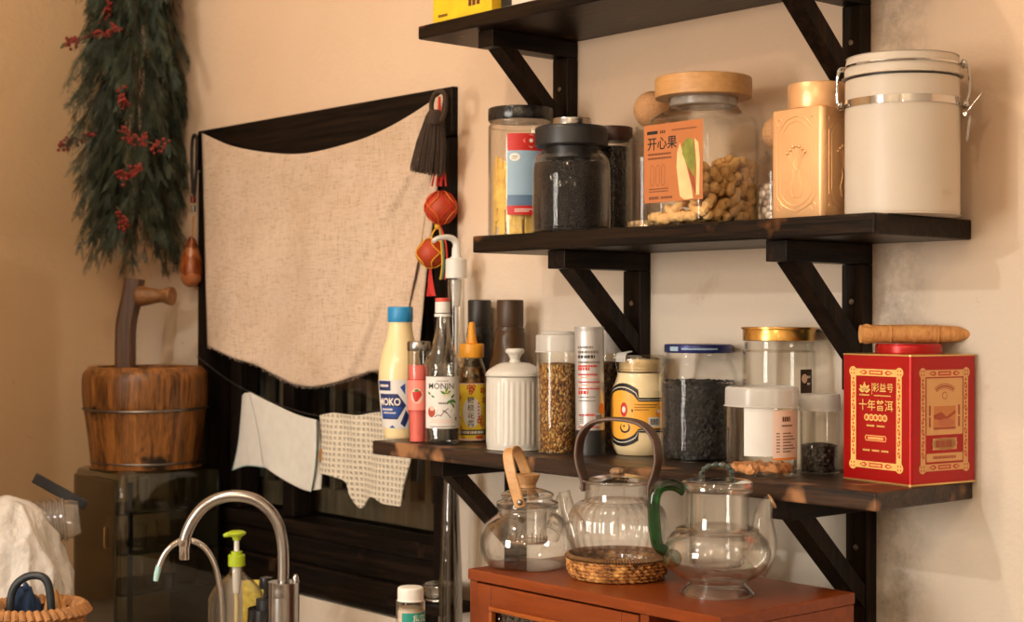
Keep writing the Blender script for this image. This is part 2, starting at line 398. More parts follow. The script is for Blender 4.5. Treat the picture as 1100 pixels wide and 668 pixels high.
# old timber window in the back wall
win=thing('window_1',None,None,(WX0,0,WZ0)); tag(win,'dark timber window behind the hanging cloth',kind='structure')
L=WX1-WX0; H=WZ1-WZ0
f=MB(); f.box((0,-.012,H-.085),(L,.09,H),.004)
f.build('top_rail',MT['oldwood_x'],win,False)
f=MB(); f.box((0,-.01,0),(.036,.1,H-.0855),.004); f.build('side_post',MT['oldwood_z'],win,False)
f=MB(); f.box((L-.06,-.006,0),(L,.1,H-.0855),.004); f.build('side_post',MT['oldwood_z'],win,False)
f=MB(); f.box((.0365,-.004,.005),(L-.0605,.06,.062),.004); f.box((.0365,.004,.0625),(L-.0605,.06,.115),.004); f.box((.0365,-.002,.1155),(L-.0605,.07,.145),.004)
f.build('bottom_rail',MT['oldwood_x'],win,False)
f=MB()
for x in (.10,.30): f.box((x,.012,.146),(x+.04,.055,H-.086),.003)
f.build('mullion',MT['oldwood_z'],win,False)
f=MB(); f.box((.037,.06,.146),(L-.061,.064,H-.086)); f.build('pane',MT['pane'],win,False)
lat=MB()
grey_wood=wood('weathered_lattice',(.12,.09,.06,1),(.32,.235,.15,1),(30,30,2),.7,.3)
for i in range(13):
    x=.05+i*.062; lat.box((x,.085,.15),(x+.018,.105,H-.09),.002)
lat.box((.04,.083,.15),(L-.065,.108,.20),.002); lat.box((.04,.083,.55),(L-.065,.108,.58),.002)
lat.build('lattice',grey_wood,win,False)
f=MB(); f.box((-.4,.2,-.2),(L+.3,.22,H+.3)); f.build('night_sheet',plain('night_black',(.004,.0035,.003,1),.6),win,False)  # black sheet added as the night beyond the panes; stops light leaking in

# ------------------------------------------------------------------ shelves
def bracket(shelf, ox, xl, xr, zt, depth=.176):
    """right-angle bracket with a diagonal brace, in shelf-local coordinates"""
    a=MB().box((xl,-depth,zt-.0265),(xr,-.0005,zt-.0003),.0012).build('bracket',MT['burnt_y'],shelf,False)
    MB().box((xl,-.0225,zt-.19),(xr,-.0005,zt-.0268),.0012).build('post',MT['burnt_z'],a,False)
    br=MB(); pts=[(-.157,zt-.0268),(-.124,zt-.0268),(-.0228,zt-.122),(-.0228,zt-.152)]
    x0,x1=xl+.002,xr-.002
    vs=[(x0,y,z) for y,z in pts]+[(x1,y,z) for y,z in pts]
    br.add(vs,[(0,1,2,3),(7,6,5,4),(0,4,5,1),(1,5,6,2),(2,6,7,3),(3,7,4,0)])
    br.build('brace',MT['burnt_z'],a,False)
    sk=MB(); sk.lathe([(0,0),(.004,0),(.0035,.0012),(0,.0016)],12,mtx=Matrix.Translation(((xl+xr)/2,-.0228,zt-.075))@Matrix.Rotation(PI/2,4,'X')); sk.build('screw',MT['iron'],a)
def shelf(x0,x1,z0,z1,mat,label,brs):
    s=thing('wall_shelf',label,'shelf',(x0,0,z0))
    b=MB(); b.box((0,-.2,0),(x1-x0,-.001,z1-z0),.0025,2)
    b.build('board',mat,s,False)
    for xl,xr in brs: bracket(s,x0,xl-x0,xr-x0,0)
    return s
shelf(-1.928,-1.075,1.934,1.955,MT['burnt_x'],'charred wood wall shelf, the topmost, carrying the yellow carton',[(-1.81,-1.775),(-1.25,-1.22)])
shelf(-1.793,-1.070,1.597,1.622,MT['burnt_x'],'middle charred wood wall shelf, with the cream clamp-lid canister on its right end',[(-1.652,-1.616),(-1.250,-1.217)])
shelf(-2.046,-1.068,1.279,1.301,MT['worn_x'],'lowest and longest wall shelf, its front edge worn, under the syrup bottles and red tin',[(-1.925,-1.893),(-1.243,-1.210)])
ZS,ZM,ZC,ZTOP=1.3012,1.6222,1.1697,1.9552

# ------------------------------------------------------------------ worktop below the picture
tag(MB().box((XL+.003,-.80,.82),(-.9,-.003,.86),.004).build('worktop',plain('pale_stone_worktop',(.55,.47,.38,1),.4),None,False),'pale worktop along the back wall carrying the tap and the cabinets','worktop')
tag(MB().box((XL+.003,-.76,.0),(-.9,-.003,.819),.004).build('base_unit',MT['oldwood_z'],None,False),'dark timber base unit under the pale worktop','cupboard')

# ------------------------------------------------------------------ light
def lamp(name,typ,loc,energy,color,**kw):
    l=bpy.data.lights.new(name,typ); l.energy=energy; l.color=color
    for k,v in kw.items(): setattr(l,k,v)
    o=link(bpy.data.objects.new(name,l)); o.location=loc; return o
def aim(o,p): o.rotation_euler=(Vector(p)-o.location).to_track_quat('-Z','Y').to_euler()
k=lamp('kitchen_pendant','SPOT',(-1.42,-2.0,2.16),33,(1,.96,.92),shadow_soft_size=.022,spot_size=R_(164),spot_blend=.16); aim(k,(-1.42,-2.0,0))
k=lamp('ceiling_lamp','POINT',(-1.65,-1.45,3.0),42,(1,.80,.58),shadow_soft_size=.06)
k=lamp('room_lamp','POINT',(.2,-2.9,2.85),43,(1,.74,.48),shadow_soft_size=.06)
for i,(x,y,z) in enumerate(((-.9,-3.2,2.0),(-.45,-3.0,2.05),(.05,-2.7,2.0),(.5,-2.3,2.05),(-2.0,-3.4,2.1),(-2.5,-3.2,2.05),(-1.4,-3.5,1.7),(-.7,-3.6,1.75),(.0,-3.4,1.7),(.7,-2.9,1.75),(.9,-1.9,2.0))):
    lamp('small_bulb','POINT',(x,y,z),3.3,(1,.83,.62),shadow_soft_size=.022)
k=lamp('daylight','AREA',(-1.65,YF-.3,1.6),92,(1,.93,.82),shape='RECTANGLE',size=.85,size_y=1.35); k.rotation_euler=(PI/2,0,0)
wd=bpy.data.worlds.new('world'); sc.world=wd; wd.use_nodes=True
wd.node_tree.nodes['Background'].inputs[0].default_value=(.6,.65,.75,1); wd.node_tree.nodes['Background'].inputs[1].default_value=.6
sc.view_settings.view_transform='Standard'; sc.view_settings.look='None'; sc.view_settings.exposure=-.17; sc.view_settings.gamma=1; sc.view_settings.use_curve_mapping=False
cy=sc.cycles; cy.max_bounces=14; cy.transparent_max_bounces=40; cy.glossy_bounces=6; cy.transmission_bounces=12; cy.diffuse_bounces=4; cy.caustics_reflective=False; cy.caustics_refractive=False; cy.use_denoising=True; cy.sample_clamp_indirect=4
# ------------------------------------------------------------------ colours used on things
def C8(name,r,g,b,rough=.5,**kw): return plain(name,srgb(r,g,b),rough,0,.04,40,**kw)
RED=C8('red_ink',196,30,22); BLUE=C8('blue_ink',30,72,150); NAVY=C8('navy_ink',24,40,96); BLACK=C8('black_ink',22,18,16); GOLD=plain('gold_print',srgb(236,190,110),.4)
GREEN=C8('leaf_green_ink',70,120,50); ORANGE=C8('orange_ink',236,140,40); YELLOW=C8('yellow_ink',246,214,60); WHITE=C8('white_ink',240,232,220); GREY=C8('grey_ink',120,112,104); PINKP=C8('pale_pink_paper',236,196,176); BROWN=C8('brown_ink',96,52,30); SKYB=C8('pale_blue_ink',150,178,200); TEAL=C8('teal_paper',20,138,124); KRAFT=C8('kraft_paper',182,110,60,.7)
TANP=C8('tan_print',222,168,110)

def jar_thing(name,label,cat,px0,px1,z,y=None,yb=None,group=None):
    """upright round thing between two columns; placed by its depth y or by the row yb where it meets the shelf"""
    if y is None:
        P=atz((px0+px1)/2,yb,z); R=(px1-px0)/2*mpp(P); Q=P+HF*R; R=(px1-px0)/2*mpp(Q)
        loc=Vector((Q.x,Q.y,z))
    else:
        P=aty((px0+px1)/2,340,y); R=(px1-px0)/2*mpp(P); loc=Vector((P.x,y,z))
    t=thing(name,label,cat,loc,0,group); return t,loc,R,mpp(loc),facing(loc)
def hz(loc,py,px=None):
    """height above the thing's base of picture row py, on the axis of the thing"""
    d=(loc-CAM); w=d.dot(FW)
    # solve for z so that the axis point projects to row py
    lo,hi=-1,1
    for _ in range(50):
        mid=(lo+hi)/2; p=Vector((loc.x,loc.y,loc.z+mid))-CAM; yy=334-F*p.dot(UP)/p.dot(FW)
        if yy>py: lo=mid
        else: hi=mid
    return lo
def lath(name,pr,mat,parent,seg=48,**kw): return MB().lathe(pr,seg,**kw).build(name,mat,parent)
def ring_cap(R,z0,z1,ridge=0,seg=60,bev=.0015):
    """closed screw cap: flat top, rounded rim, optional fine ribs on the side"""
    p=[(0,z0),(R-.0008,z0),(R,z0+bev),(R,z1-bev),(R-bev*.4,z1-bev*.3),(R-bev,z1),(R*.8,z1-.0003),(0,z1-.0003)]
    rib=(lambda t,z: ridge*(1 if math.cos(t*seg/3)>0 else -1) if z0+bev<=z<=z1-bev else 0) if ridge else None
    return MB().lathe(p,seg if not ridge else seg*2,rib=rib)
def glass_body(prof_out,t=.0022): return MB().lathe(shell(prof_out,t),56)
def fill(profile_out,t,z1,top=.004,seg=40):
    """solid that fills a jar up to z1, just inside its inner wall, with a slightly mounded top"""
    p=[(0,profile_out[0][1]+t+.0004)]
    for r,z in profile_out:
        if z>profile_out[0][1]+t and z<z1 and r>t: p.append((r-t-.0006,z))
    last=p[-1][0]; p+= [(last,z1),(last*.6,z1+top*.6),(0,z1+top)]
    return MB().lathe(p,seg)

# ================================================================== TOP SHELF
P0=aty(465,22,-.185); P1=aty(528,10,-.185)
t=thing('carton','yellow printed carton standing at the left end of the top shelf','carton',(P0.x,-.185,ZTOP))
w=P1.x-P0.x
MB().box((0,0,0),(w,.06,.19),.0012).build('box',plain('yellow_card',srgb(238,196,30),.55),t,False)
d=Decal(flat((w/2,0,0),(1,0,0),(0,-1,0)))
d.rect(-w*.46,.004,w*.46,.18,plain('yellow_card_face',srgb(240,198,34),.5),-2)
d.dashes(-w*.40,.012,w*.16,.004,BROWN,seed=3); d.dashes(w*.12,.022,w*.22,.010,BROWN,seed=5)
d.poly([(-w*.24,.036),(-w*.16,.044),(-w*.18,.05),(-w*.28,.05),(-w*.30,.042)],BLACK); d.dashes(-w*.3,.07,w*.6,.014,BROWN,seed=9); d.ell(0,.12,w*.28,.03,RED)
d.build('printing',t)
P2=aty(534,4,-.17); P3=aty(640,-14,-.17)
t=thing('flat_box','flat white box lying behind the yellow carton on the top shelf','box',(P2.x,-.165,ZTOP))
w=P3.x-P2.x
MB().box((0,0,0),(w,.12,.030),.002).build('box',plain('white_card',srgb(222,212,200),.6),t,False)
MB().box((-.0012,-.0012,.010),(.028,.1215,.0312),.001).build('band',MT['black_plastic'],t,False)

# ================================================================== MIDDLE SHELF
snack=plain('fried_strip',srgb(246,196,104),.6,0,.25,60,.4,120)
# snack jar
t,loc,R,s,ph=jar_thing('snack_jar','clear jar of golden snack strips with a red and blue label and black ribbed lid','jar',524,594,ZM,y=-.105)
h0=hz(loc,131); h1=hz(loc,117)
po=prof([(0,0),(R*.9,0),(R,.006),(R,.02),(R,h0*.5),(R,h0*.92),(R*.985,h0*.95),(R*.95,h0*.965),(R*.95,h0+.001)],4)
glass_body(po,.0015).build('jar_body',MT['plastic_clear'],t)
ring_cap(R*1.0,h0,h1,.004).build('lid',MT['black_gloss'],t)
d=Decal(wrap(R,ph,0)); u0=-R*.42; u1=R*1.05
za,zb=hz(loc,233),hz(loc,147)
d.rect(u0,za,u1,zb,RED); d.rect(u0,za+.014,u1,zb-.026,SKYB,1); d.rect(u0,za+.014,u1,za+.03,plain('sea_blue',srgb(92,120,150),.5),2)
c=(u0+u1)/2; d.stroke([(c,zb-.022),(c-.012,zb-.011),(c,zb-.001),(c+.012,zb-.011),(c,zb-.022)],.0008,WHITE,2); d.ell(c,zb-.011,.003,.003,WHITE,2)
d.ell(u0+.012,zb-.036,.008,.006,WHITE,3); d.dashes(u0+.007,zb-.035,.010,.0014,GREY,4,1); d.dashes(u0+.007,zb-.038,.008,.0012,GREY,4,2)
d.dashes(u0+.012,za+.0085,.03,.0016,WHITE,2,3); d.dashes(u0+.012,za+.0055,.022,.0016,WHITE,2,4)
d.build('label',t)
rn=random.Random(4)
for i in range(64):
    a=rn.uniform(0,2*PI) if i<14 else ph+(rn.uniform(-1.5,1.5) if i<34 else rn.uniform(-1.5,-.3)); q=(R-.0085)*(.55+.45*rn.random()**.4 if i<14 else .97); zb_=.004 if i<20 else rn.uniform(.004,.072)
    ln=rn.uniform(.06,.085) if i<20 else rn.uniform(.035,.055); m=MB(); tl=rn.uniform(-.18,.18)
    tp=q*(1-.1*rn.random())
    p0=Vector((q*math.cos(a),q*math.sin(a),zb_)); p1=Vector((tp*math.cos(a+tl),tp*math.sin(a+tl),zb_+ln))
    mid=(p0+p1)/2+Vector((rn.uniform(-.002,.002),rn.uniform(-.002,.002),0))
    m.ribbon(cr([p0,mid,p1],4),(-math.sin(a),math.cos(a),0),rn.uniform(.008,.013),.0035)
    o=m.build('snack_strip',snack,None); o.location=loc; tag(o,'golden fried snack strip inside the black-lidded snack jar','snack',group='snack strips in the jar')

# dark granule jar
t,loc,R,s,ph=jar_thing('coffee_jar','round glass jar of dark ground coffee with a black push lid and cream top','jar',571,656,ZM,y=-.1385)
hb=hz(loc,163); h0=hz(loc,159); h1=hz(loc,137); h2=hz(loc,128)
po=prof([(0,0),(R*.9,0),(R*.985,.006),(R,.018),(R,hb*.62),(R*.985,hb*.8),(R*.93,hb*.92),(R*.80,hb*.985),(R*.72,hb+.003),(R*.72,hb+.010)],5)
glass_body(po).build('jar_body',MT['glass'],t)
coffee=grains('ground_coffee',[(0,(.004,.003,.002,1)),(.7,(.012,.008,.006,1)),(1,(.032,.020,.014,1))],380,.8)
tag(fill(po,.0022,hz(loc,176),.003).build('coffee_grounds',coffee,t),kind='stuff')
Rl=39.5*s
lath('lid',[(0,h0+.0005),(R*.76,h0+.0005),(Rl*.97,h0+.001),(Rl,h0+.003),(Rl,h1-.006),(Rl*.985,h1-.002),(Rl*.95,h1),(0,h1)],MT['black_plastic'],t,64)
lath('lid_top',prof([(0,h1+.0003),(21*s,h1+.0003),(22*s,h1+.003),(21*s,h2-.001),(19.5*s,h2),(0,h2)],3),MT['steel'],t)
lath('neck_ring',[(R*.5,hb-.010),(R*.66,hb-.010),(R*.66,h0),(R*.5,h0)],MT['black_plastic'],t,48,close=True)

# dark jar behind
t,loc,R,s,ph=jar_thing('tea_jar','dark glass jar of black tea half hidden behind the coffee jar, brown lid','jar',636,679,ZM,y=-.046)
h0=hz(loc,152); h1=hz(loc,137)
po=prof([(0,0),(R*.94,0),(R,.005),(R,h0*.9),(R*.95,h0*.97),(R*.92,h0)],4)
glass_body(po,.0018).build('jar_body',MT['glass'],t)
btea=grains('dark_leaf_tea',[(0,(.006,.005,.005,1)),(.85,(.018,.013,.010,1)),(1,(.09,.07,.05,1))],240)
tag(fill(po,.0018,h0*.93).build('loose_tea',btea,t),kind='stuff')
ring_cap(R,h0,h1).build('lid',C8('dark_brown_lid',58,28,20,.4),t)

# nut geometry
def peanut_mesh(name,L=.030,r=.0068,seed=0):
    rn=random.Random(seed); pr=[]; n=15
    for i in range(n):
        u=i/(n-1); x=(u-.5)*L
        k=math.sqrt(max(0,1-(2*u-1)**4)); waist=1-.16*math.exp(-((u-.48)/.13)**2); pr.append((r*k*waist*(1 if u<.5 else 1.06),x))
    m=MB().lathe(pr,12,rib=lambda t,z: .05*math.cos(5*t+z*300)+.03*math.sin(z*900+seed))
    bend=rn.uniform(-6,6)
    m.v=[(x+bend*z*z,y,z) for x,y,z in m.v]
    return m
shell_mat=plain('peanut_shell',srgb(238,190,124),.7,0,.16,120,.5,260)
def rounded_sq(h,r,n=6):
    out=[]
    for k in range(4):
        a0=k*PI/2; cx=(h-r)*(1 if k in(0,3) else -1); cy_=(h-r)*(1 if k in(0,1) else -1)
        for i in range(n+1):
            a=a0+PI/2*i/n; out.append((cx+r*math.cos(a),cy_+r*math.sin(a)))
    return out
def loft(m,sections,mi=0,cap0=True,cap1=True):
    """skin through rings [(pts2d,z)] that all have the same number of points"""
    n=len(sections[0][0]); vs=[(p[0],p[1],z) for pts,z in sections for p in pts]; fs=[]
    for j in range(len(sections)-1):
        for i in range(n): fs.append((j*n+i,j*n+(i+1)%n,(j+1)*n+(i+1)%n,(j+1)*n+i))
    if cap0: fs.append(tuple(range(n-1,-1,-1)))
    if cap1: fs.append(tuple((len(sections)-1)*n+i for i in range(n)))
    return m.add(vs,fs,mi)
def circ(r,n): return [(r*math.cos(2*PI*i/n+PI/4*0),r*math.sin(2*PI*i/n)) for i in range(n)]
def sq_to_circ(h,r,rc,n,f):
    """blend a rounded square (half side h) to a circle rc by f, n points per corner"""
    sq=rounded_sq(h,r,n); out=[]
    for x,y in sq:
        a=math.atan2(y,x); out.append((x*(1-f)+rc*math.cos(a)*f, y*(1-f)+rc*math.sin(a)*f))
    return out

# square peanut jar
P=aty(757,340,-.170); loc=Vector((P.x-.0545,-.113,ZM)); s=mpp(loc)
t=thing('peanut_jar','square clear jar of unshelled peanuts with a kraft label and round wooden lid','jar',loc,R_(-1))
hs=.0590; rc=.020
h_sh=hz(loc,127); h_n=hz(loc,112); h_l0=hz(loc,106); h_l1=hz(loc,84); Rl=52*s
def sq_sections(o):
    S=[]
    for f,z,k in((0,.0005,.93),(0,.004,.985),(0,.010,1),(0,h_sh-.022,1),(.02,h_sh-.010,.995),(.10,h_sh-.003,.975),(.35,h_sh+.003,.93),(.7,h_sh+.0075,.875),(.95,h_sh+.0105,.83),(1,h_n-.003,.80),(1,h_n,.79),(1,h_l0,.79)):
        S.append(([(x*k*(1-o/hs),y*k*(1-o/hs)) for x,y in sq_to_circ(hs,rc,hs,8,f)],z+(o if z<.002 else 0)))
    return S
m=MB(); A=sq_sections(0); B=sq_sections(.0018); loft(m,A+B[::-1]); m.build('jar_body',MT['plastic_clear'],t)
lath('lid',[(0,h_l0),(Rl-.001,h_l0),(Rl,h_l0+.001),(Rl,h_l1-.003),(Rl-.0008,h_l1-.001),(Rl-.003,h_l1),(0,h_l1)],MT['bamboo'],t,64)
lath('seal_ring',[(hs*.6,h_n-.003),(hs*.76,h_n-.003),(hs*.76,h_l0-.0005),(hs*.6,h_l0-.0005)],MT['plastic_frost'],t,48,close=True)
za,zb=hz(loc,217),hz(loc,137)
d=Decal(flat((0,-hs,0),(1,0,0),(0,-1,0)))
w=(hs-.010); zt=zb+.002; zb0=za-.002
d.rect(-w-.004,zb0,w+.006,zt,KRAFT)
Hh=zt-zb0
d.rect(-w+.002,zt-.013,-w+.022,zt-.0085,BLACK,1); d.dashes(-w+.026,zt-.0108,.012,.004,BROWN,1,12); d.dashes(-w+.048,zt-.010,.045,.0015,BROWN,1,8)
d.text('开心果',-w+.030,zt-.027,.0185,BLACK,2,.012)
d.dashes(-w+.004,zt-.040,.044,.0026,BROWN,1,1); d.dashes(-w+.004,zt-.0455,.044,.0026,BROWN,1,2)
for i in range(3):
    u=-w+.012+i*.010; v=zb0+.036
    d.stroke([(u-.003,v-.011),(u-.003,v+.011),(u-.0015,v+.0135),(u+.0015,v+.0135),(u+.003,v+.011),(u+.003,v-.011),(u+.0015,v-.0135),(u-.0015,v-.0135),(u-.003,v-.011)],.0006,BROWN,1)
d.dashes(-w+.006,zb0+.018,.036,.0015,BROWN,1,4); d.dashes(-w+.006,zb0+.0145,.036,.0015,BROWN,1,5); d.dashes(-w+.006,zb0+.006,.018,.004,BROWN,1,6); d.dashes(-w+.028,zb0+.006,.022,.003,BROWN,1,7)
pist=plain('pistachio_print',srgb(240,196,140),.5,0,.1,60); pgreen=plain('kernel_print',srgb(128,132,50),.5,0,.3,90); pred=plain('kernel_skin_print',srgb(150,70,40),.5)
cx=.028
d.poly([(cx-.014,zt-.028),(cx-.019,zt-.04),(cx-.020,zt-.06),(cx-.014,zb0+.006),(cx-.006,zb0+.001),(cx+.010,zb0+.002),(cx+.006,zb0+.02),(cx-.002,zb0+.045)],pist,2)
d.poly([(cx+.000,zt-.022),(cx-.009,zt-.030),(cx-.010,zt-.042),(cx+.000,zt-.060),(cx+.012,zt-.075),(cx+.014,zt-.05),(cx+.010,zt-.026)],pgreen,3)
d.poly([(cx+.000,zt-.060),(cx+.012,zt-.075),(cx+.015,zb0+.006),(cx+.008,zb0+.02)],pred,4)
d.poly([(cx+.012,zt-.024),(cx+.019,zt-.03),(cx+.0215,zt-.05),(cx+.021,zb0+.006),(cx+.015,zb0+.006),(cx+.016,zt-.06)],pist,3)
d.build('label',t)
# peanuts: right half heaped high, left half only a shallow layer
rn=random.Random(11); base=[]; pts=[]; hi=hs-.0108
rot=Matrix.Rotation(R_(-1),4,'Z')
def try_add(x,y,z,mind):
    for q in pts:
        if (q[0]-x)**2+(q[1]-y)**2+(q[2]-z)**2<mind*mind: return False
    pts.append((x,y,z)); return True
for _ in range(60000):
    if len(pts)>=150: break
    face=rn.random()
    if face<.40: x=rn.uniform(-hi,hi); y=-hi
    elif face<.80: x=hi; y=rn.uniform(-hi,hi)
    else: x=rn.uniform(-hi,hi); y=rn.uniform(-hi,hi)
    top=.020+(.062+.010*math.sin(y*60))*min(1,max(0,(x+.005)/.02))
    z=rn.uniform(.0105,top)
    try_add(x,y,z,.0150)
pm=[]
for sd in range(4):
    o=peanut_mesh('peanut',rn.uniform(.025,.029),rn.uniform(.0070,.0080),sd).build('peanut',shell_mat,None); pm.append(o)
for i,(x,y,z) in enumerate(sorted(pts,key=lambda p:p[2])):
    o=pm[i] if i<4 else pm[i%4].copy()
    if i>=4: link(o)
    if y<=-hi+.001: ang=Matrix.Rotation(rn.uniform(-.8,.8) if rn.random()<.7 else rn.uniform(-1.6,1.6),4,'Y')@Matrix.Rotation(PI/2,4,'Y')
    elif x>=hi-.001: ang=Matrix.Rotation(rn.uniform(-1.2,1.2),4,'X')@Matrix.Rotation(PI/2,4,'X')
    else: ang=Matrix.Rotation(rn.uniform(0,PI),4,'Z')@Matrix.Rotation(PI/2,4,'Y')
    lim=.0
    if z<.014: ang=Matrix.Rotation(0 if y<=-hi+.001 else (PI/2 if x>=hi-.001 else rn.uniform(0,PI)),4,'Z')@Matrix.Rotation(PI/2,4,'Y')
    x=max(-hs+.018,min(hs-.018,x)) if y<=-hi+.001 else x; y=max(-hs+.018,min(hs-.018,y)) if x>=hi-.001 else y
    o.matrix_world=Matrix.Translation(loc)@rot@Matrix.Translation((x,y,z))@ang
    tag(o,'tan unshelled peanut in the square jar with the kraft label','peanut',group='peanuts in the square jar')

# cork-ball jars
def cork_jar(label,px0,px1,y,ball,top,cy_,fillmat,fz,rball):
    t,loc,R,s,ph=jar_thing('cork_ball_jar',label,'jar',px0,px1,ZM,y=y,group=None)
    hT=hz(loc,top)
    po=prof([(0,0),(R*.92,0),(R,.006),(R,.02),(R,hT*.78),(R*.93,hT*.88),(R*.72,hT*.96),(R*.62,hT),(R*.64,hT+.004)],5)
    glass_body(po,.002).build('jar_body',MT['glass'],t)
    tag(fill(po,.002,fz).build('filling',fillmat,t),kind='stuff')
    hb=hz(loc,cy_); m=MB().sphere((0,0,hb),rball*s,32,20); m.build('cork_ball',MT['cork'],t)
    return t,loc,R
nuts=grains('pale_nut_bits',[(0,srgb(214,168,112)),(.6,srgb(236,206,156)),(1,srgb(196,140,90))],110,.6,1)
cork_jar('glass jar with a cork ball stopper just left of the kraft-labelled peanut jar',672,728,-.052,700,140,118,nuts,.017,20)
sugar=grains('pale_rock_sugar',[(0,srgb(190,160,130)),(.6,srgb(226,204,180)),(1,srgb(150,120,96))],120,.4,1)
cork_jar('glass jar of pale rock sugar with a cork ball stopper beside the copper tin',812,862,-.060,832,166,143,sugar,.055,19)

# copper tin
loc=Vector((-1.2210,-.109,ZM)); s=mpp(loc); th=R_(-1.5)
t=thing('tea_tin','square copper-coloured tea tin with embossed panels and a round lid','tin',loc,th)
hs=.042; hT=hz(loc,119); hl=hz(loc,91)
copper=plain('satin_copper',srgb(240,190,138),.36,.5,.05,30)
m=MB(); S=[]
for k,z in((.985,0),(1,.0015),(1,hT-.004),(.985,hT-.0012),(.95,hT),(.7,hT+.0006)): S.append(([(x*k,y*k) for x,y in rounded_sq(hs,.007,5)],z))
loft(m,S); m.build('tin_body',copper,t)
em=MB()
def emboss(fn):
    # vase with flowers inside a scrolled frame, raised from the face
    def tb(pts,r=.0007): em.tube([fn(u,v) for u,v in pts],r,6)
    w,h=hs-.011,hT-.02; z0=.010
    o=[(-w,z0+.02),(-w,z0+h-.02),(-w+.008,z0+h-.012),(-w*.5,z0+h-.004),(0,z0+h),(w*.5,z0+h-.004),(w-.008,z0+h-.012),(w,z0+h-.02),(w,z0+.02),(w-.008,z0+.010),(w*.4,z0+.004),(0,z0),(-w*.4,z0+.004),(-w+.008,z0+.010),(-w,z0+.02)]
    tb(o,.0008)
    i=[(x*.82,z0+h/2+(y-z0-h/2)*.9) for x,y in o]; tb(i,.0005)
    tb([(-.006,z0+.018),(-.009,z0+.03),(-.004,z0+.045),(-.006,z0+.052)],.0008); tb([(.006,z0+.018),(.009,z0+.03),(.004,z0+.045),(.006,z0+.052)],.0008); tb([(-.006,z0+.018),(.006,z0+.018)],.0008)
    for k in range(7):
        a=-1+k/3; tb([(a*.003,z0+.052),(a*.008,z0+.066),(a*.014,z0+.074+.006*math.cos(a*2))],.0006)
        em.sphere(fn(a*.014,z0+.076+.006*math.cos(a*2)),.0024,8,6)
    for sx in(-1,1):
        for q in(z0+.006,z0+h-.006):
            em.tube([fn(sx*(w-.004)+.004*math.cos(b),q+.004*math.sin(b)) for b in [x*.6 for x in range(9)]],.0006,6)
emboss(lambda u,v:Vector((u,-hs,v))); emboss(lambda u,v:Vector((hs,u,v)))
em.build('embossing',copper,t)
Rl=32.5*s
lath('lid',[(0,hT+.0008),(Rl-.0005,hT+.0008),(Rl,hT+.002),(Rl,hl-.002),(Rl-.001,hl-.0004),(Rl-.0025,hl),(0,hl)],copper,t,56)

# cream canister with clamp lid
t,loc,R,s,ph=jar_thing('storage_canister','tall cream canister with steel bail clamp and band beside the copper tin','canister',908.5,1029,ZM,y=-.106)
hT=hz(loc,76); hb=hz(loc,88)
lath('canister_body',prof([(0,0),(R*.955,0),(R*.985,.0015),(R,.006),(R,.02),(R,hb*.5),(R,hb-.006),(R*.992,hb-.002),(R*.97,hb)],4),MT['cream_enamel'],t,72)
hl1=hz(loc,62)
lath('gasket',[(R*.9,hb),(R*.99,hb),(R*.99,hb+.0025),(R*.9,hb+.0025)],MT['black_plastic'],t,64,close=True)
lath('lid',prof([(0,hb+.003),(R*.99,hb+.003),(R*1.01,hb+.005),(R*1.01,hb+.013),(R*1.0,hb+.016),(R*.985,hb+.022),(R*.96,hb+.027),(R*.90,hb+.028),(0,hb+.0275)],4),MT['cream_enamel'],t,72)
hring=hb+.0165; hband=hz(loc,113); 
bnd=[(R+.0004,hband-.0045),(R+.0012,hband-.0045),(R+.0012,hband+.0045),(R+.0004,hband+.0045)]
lath('band',bnd,MT['chrome'],t,72,close=True)
MB().tube([((R*1.012)*math.cos(2*PI*i/72),(R*1.012)*math.sin(2*PI*i/72),hring) for i in range(72)],.0017,8,closed=True).build('bail_ring',MT['chrome'],t)
# hinge on the picture-left side and clasp on the picture-right side
def side_frame(sgn):
    a=ph+sgn*R_(88); o=Vector((math.cos(a),math.sin(a),0)); tg=Vector((-math.sin(a),math.cos(a),0)); return o,tg
o_,tg=side_frame(-1)
m=MB()
for q in(-.012,.012):
    m.tube(cr([o_*(R*1.01)+tg*q+Vector((0,0,hring)),o_*(R+.008)+tg*q+Vector((0,0,hring-.004)),o_*(R+.009)+tg*q+Vector((0,0,hband+.008)),o_*(R+.006)+tg*q+Vector((0,0,hband))],4),.0016,8)
m.tube([o_*(R+.006)-tg*.016+Vector((0,0,hband)),o_*(R+.006)+tg*.016+Vector((0,0,hband))],.0026,10)
m.sphere(o_*(R+.006)-tg*.016+Vector((0,0,hband)),.0038,10,8); m.sphere(o_*(R+.006)+tg*.016+Vector((0,0,hband)),.0038,10,8)
m.build('hinge',MT['chrome'],t)
o_,tg=side_frame(1)
m=MB()
for q in(-.011,.011):
    m.tube(cr([o_*(R*1.01)+tg*q+Vector((0,0,hring+.002)),o_*(R+.009)+tg*q+Vector((0,0,hring-.002)),o_*(R+.010)+tg*q+Vector((0,0,hband+.012)),o_*(R+.006)+tg*q+Vector((0,0,hband-.002))],4),.0016,8)
    m.sphere(o_*(R+.004)+tg*q+Vector((0,0,hring+.002)),.004,10,8)
    m.sphere(o_*(R+.006)+tg*q+Vector((0,0,hband-.002)),.0042,10,8)
m.tube([o_*(R+.004)-tg*.013+Vector((0,0,hring+.002)),o_*(R+.004)+tg*.013+Vector((0,0,hring+.002))],.0022,8)
m.build('clasp_wire',MT['chrome'],t)
m=MB(); c0=o_*(R+.005)+Vector((0,0,hband-.014)); c1=o_*(R+.024)+Vector((0,0,hband+.010))
m.ribbon([c0,(c0+c1)/2,c1],tg,.020,.0015); m.tube([c0-tg*.011,c0+tg*.011],.0025,8)
m.build('clasp_lever',MT['chrome'],t)
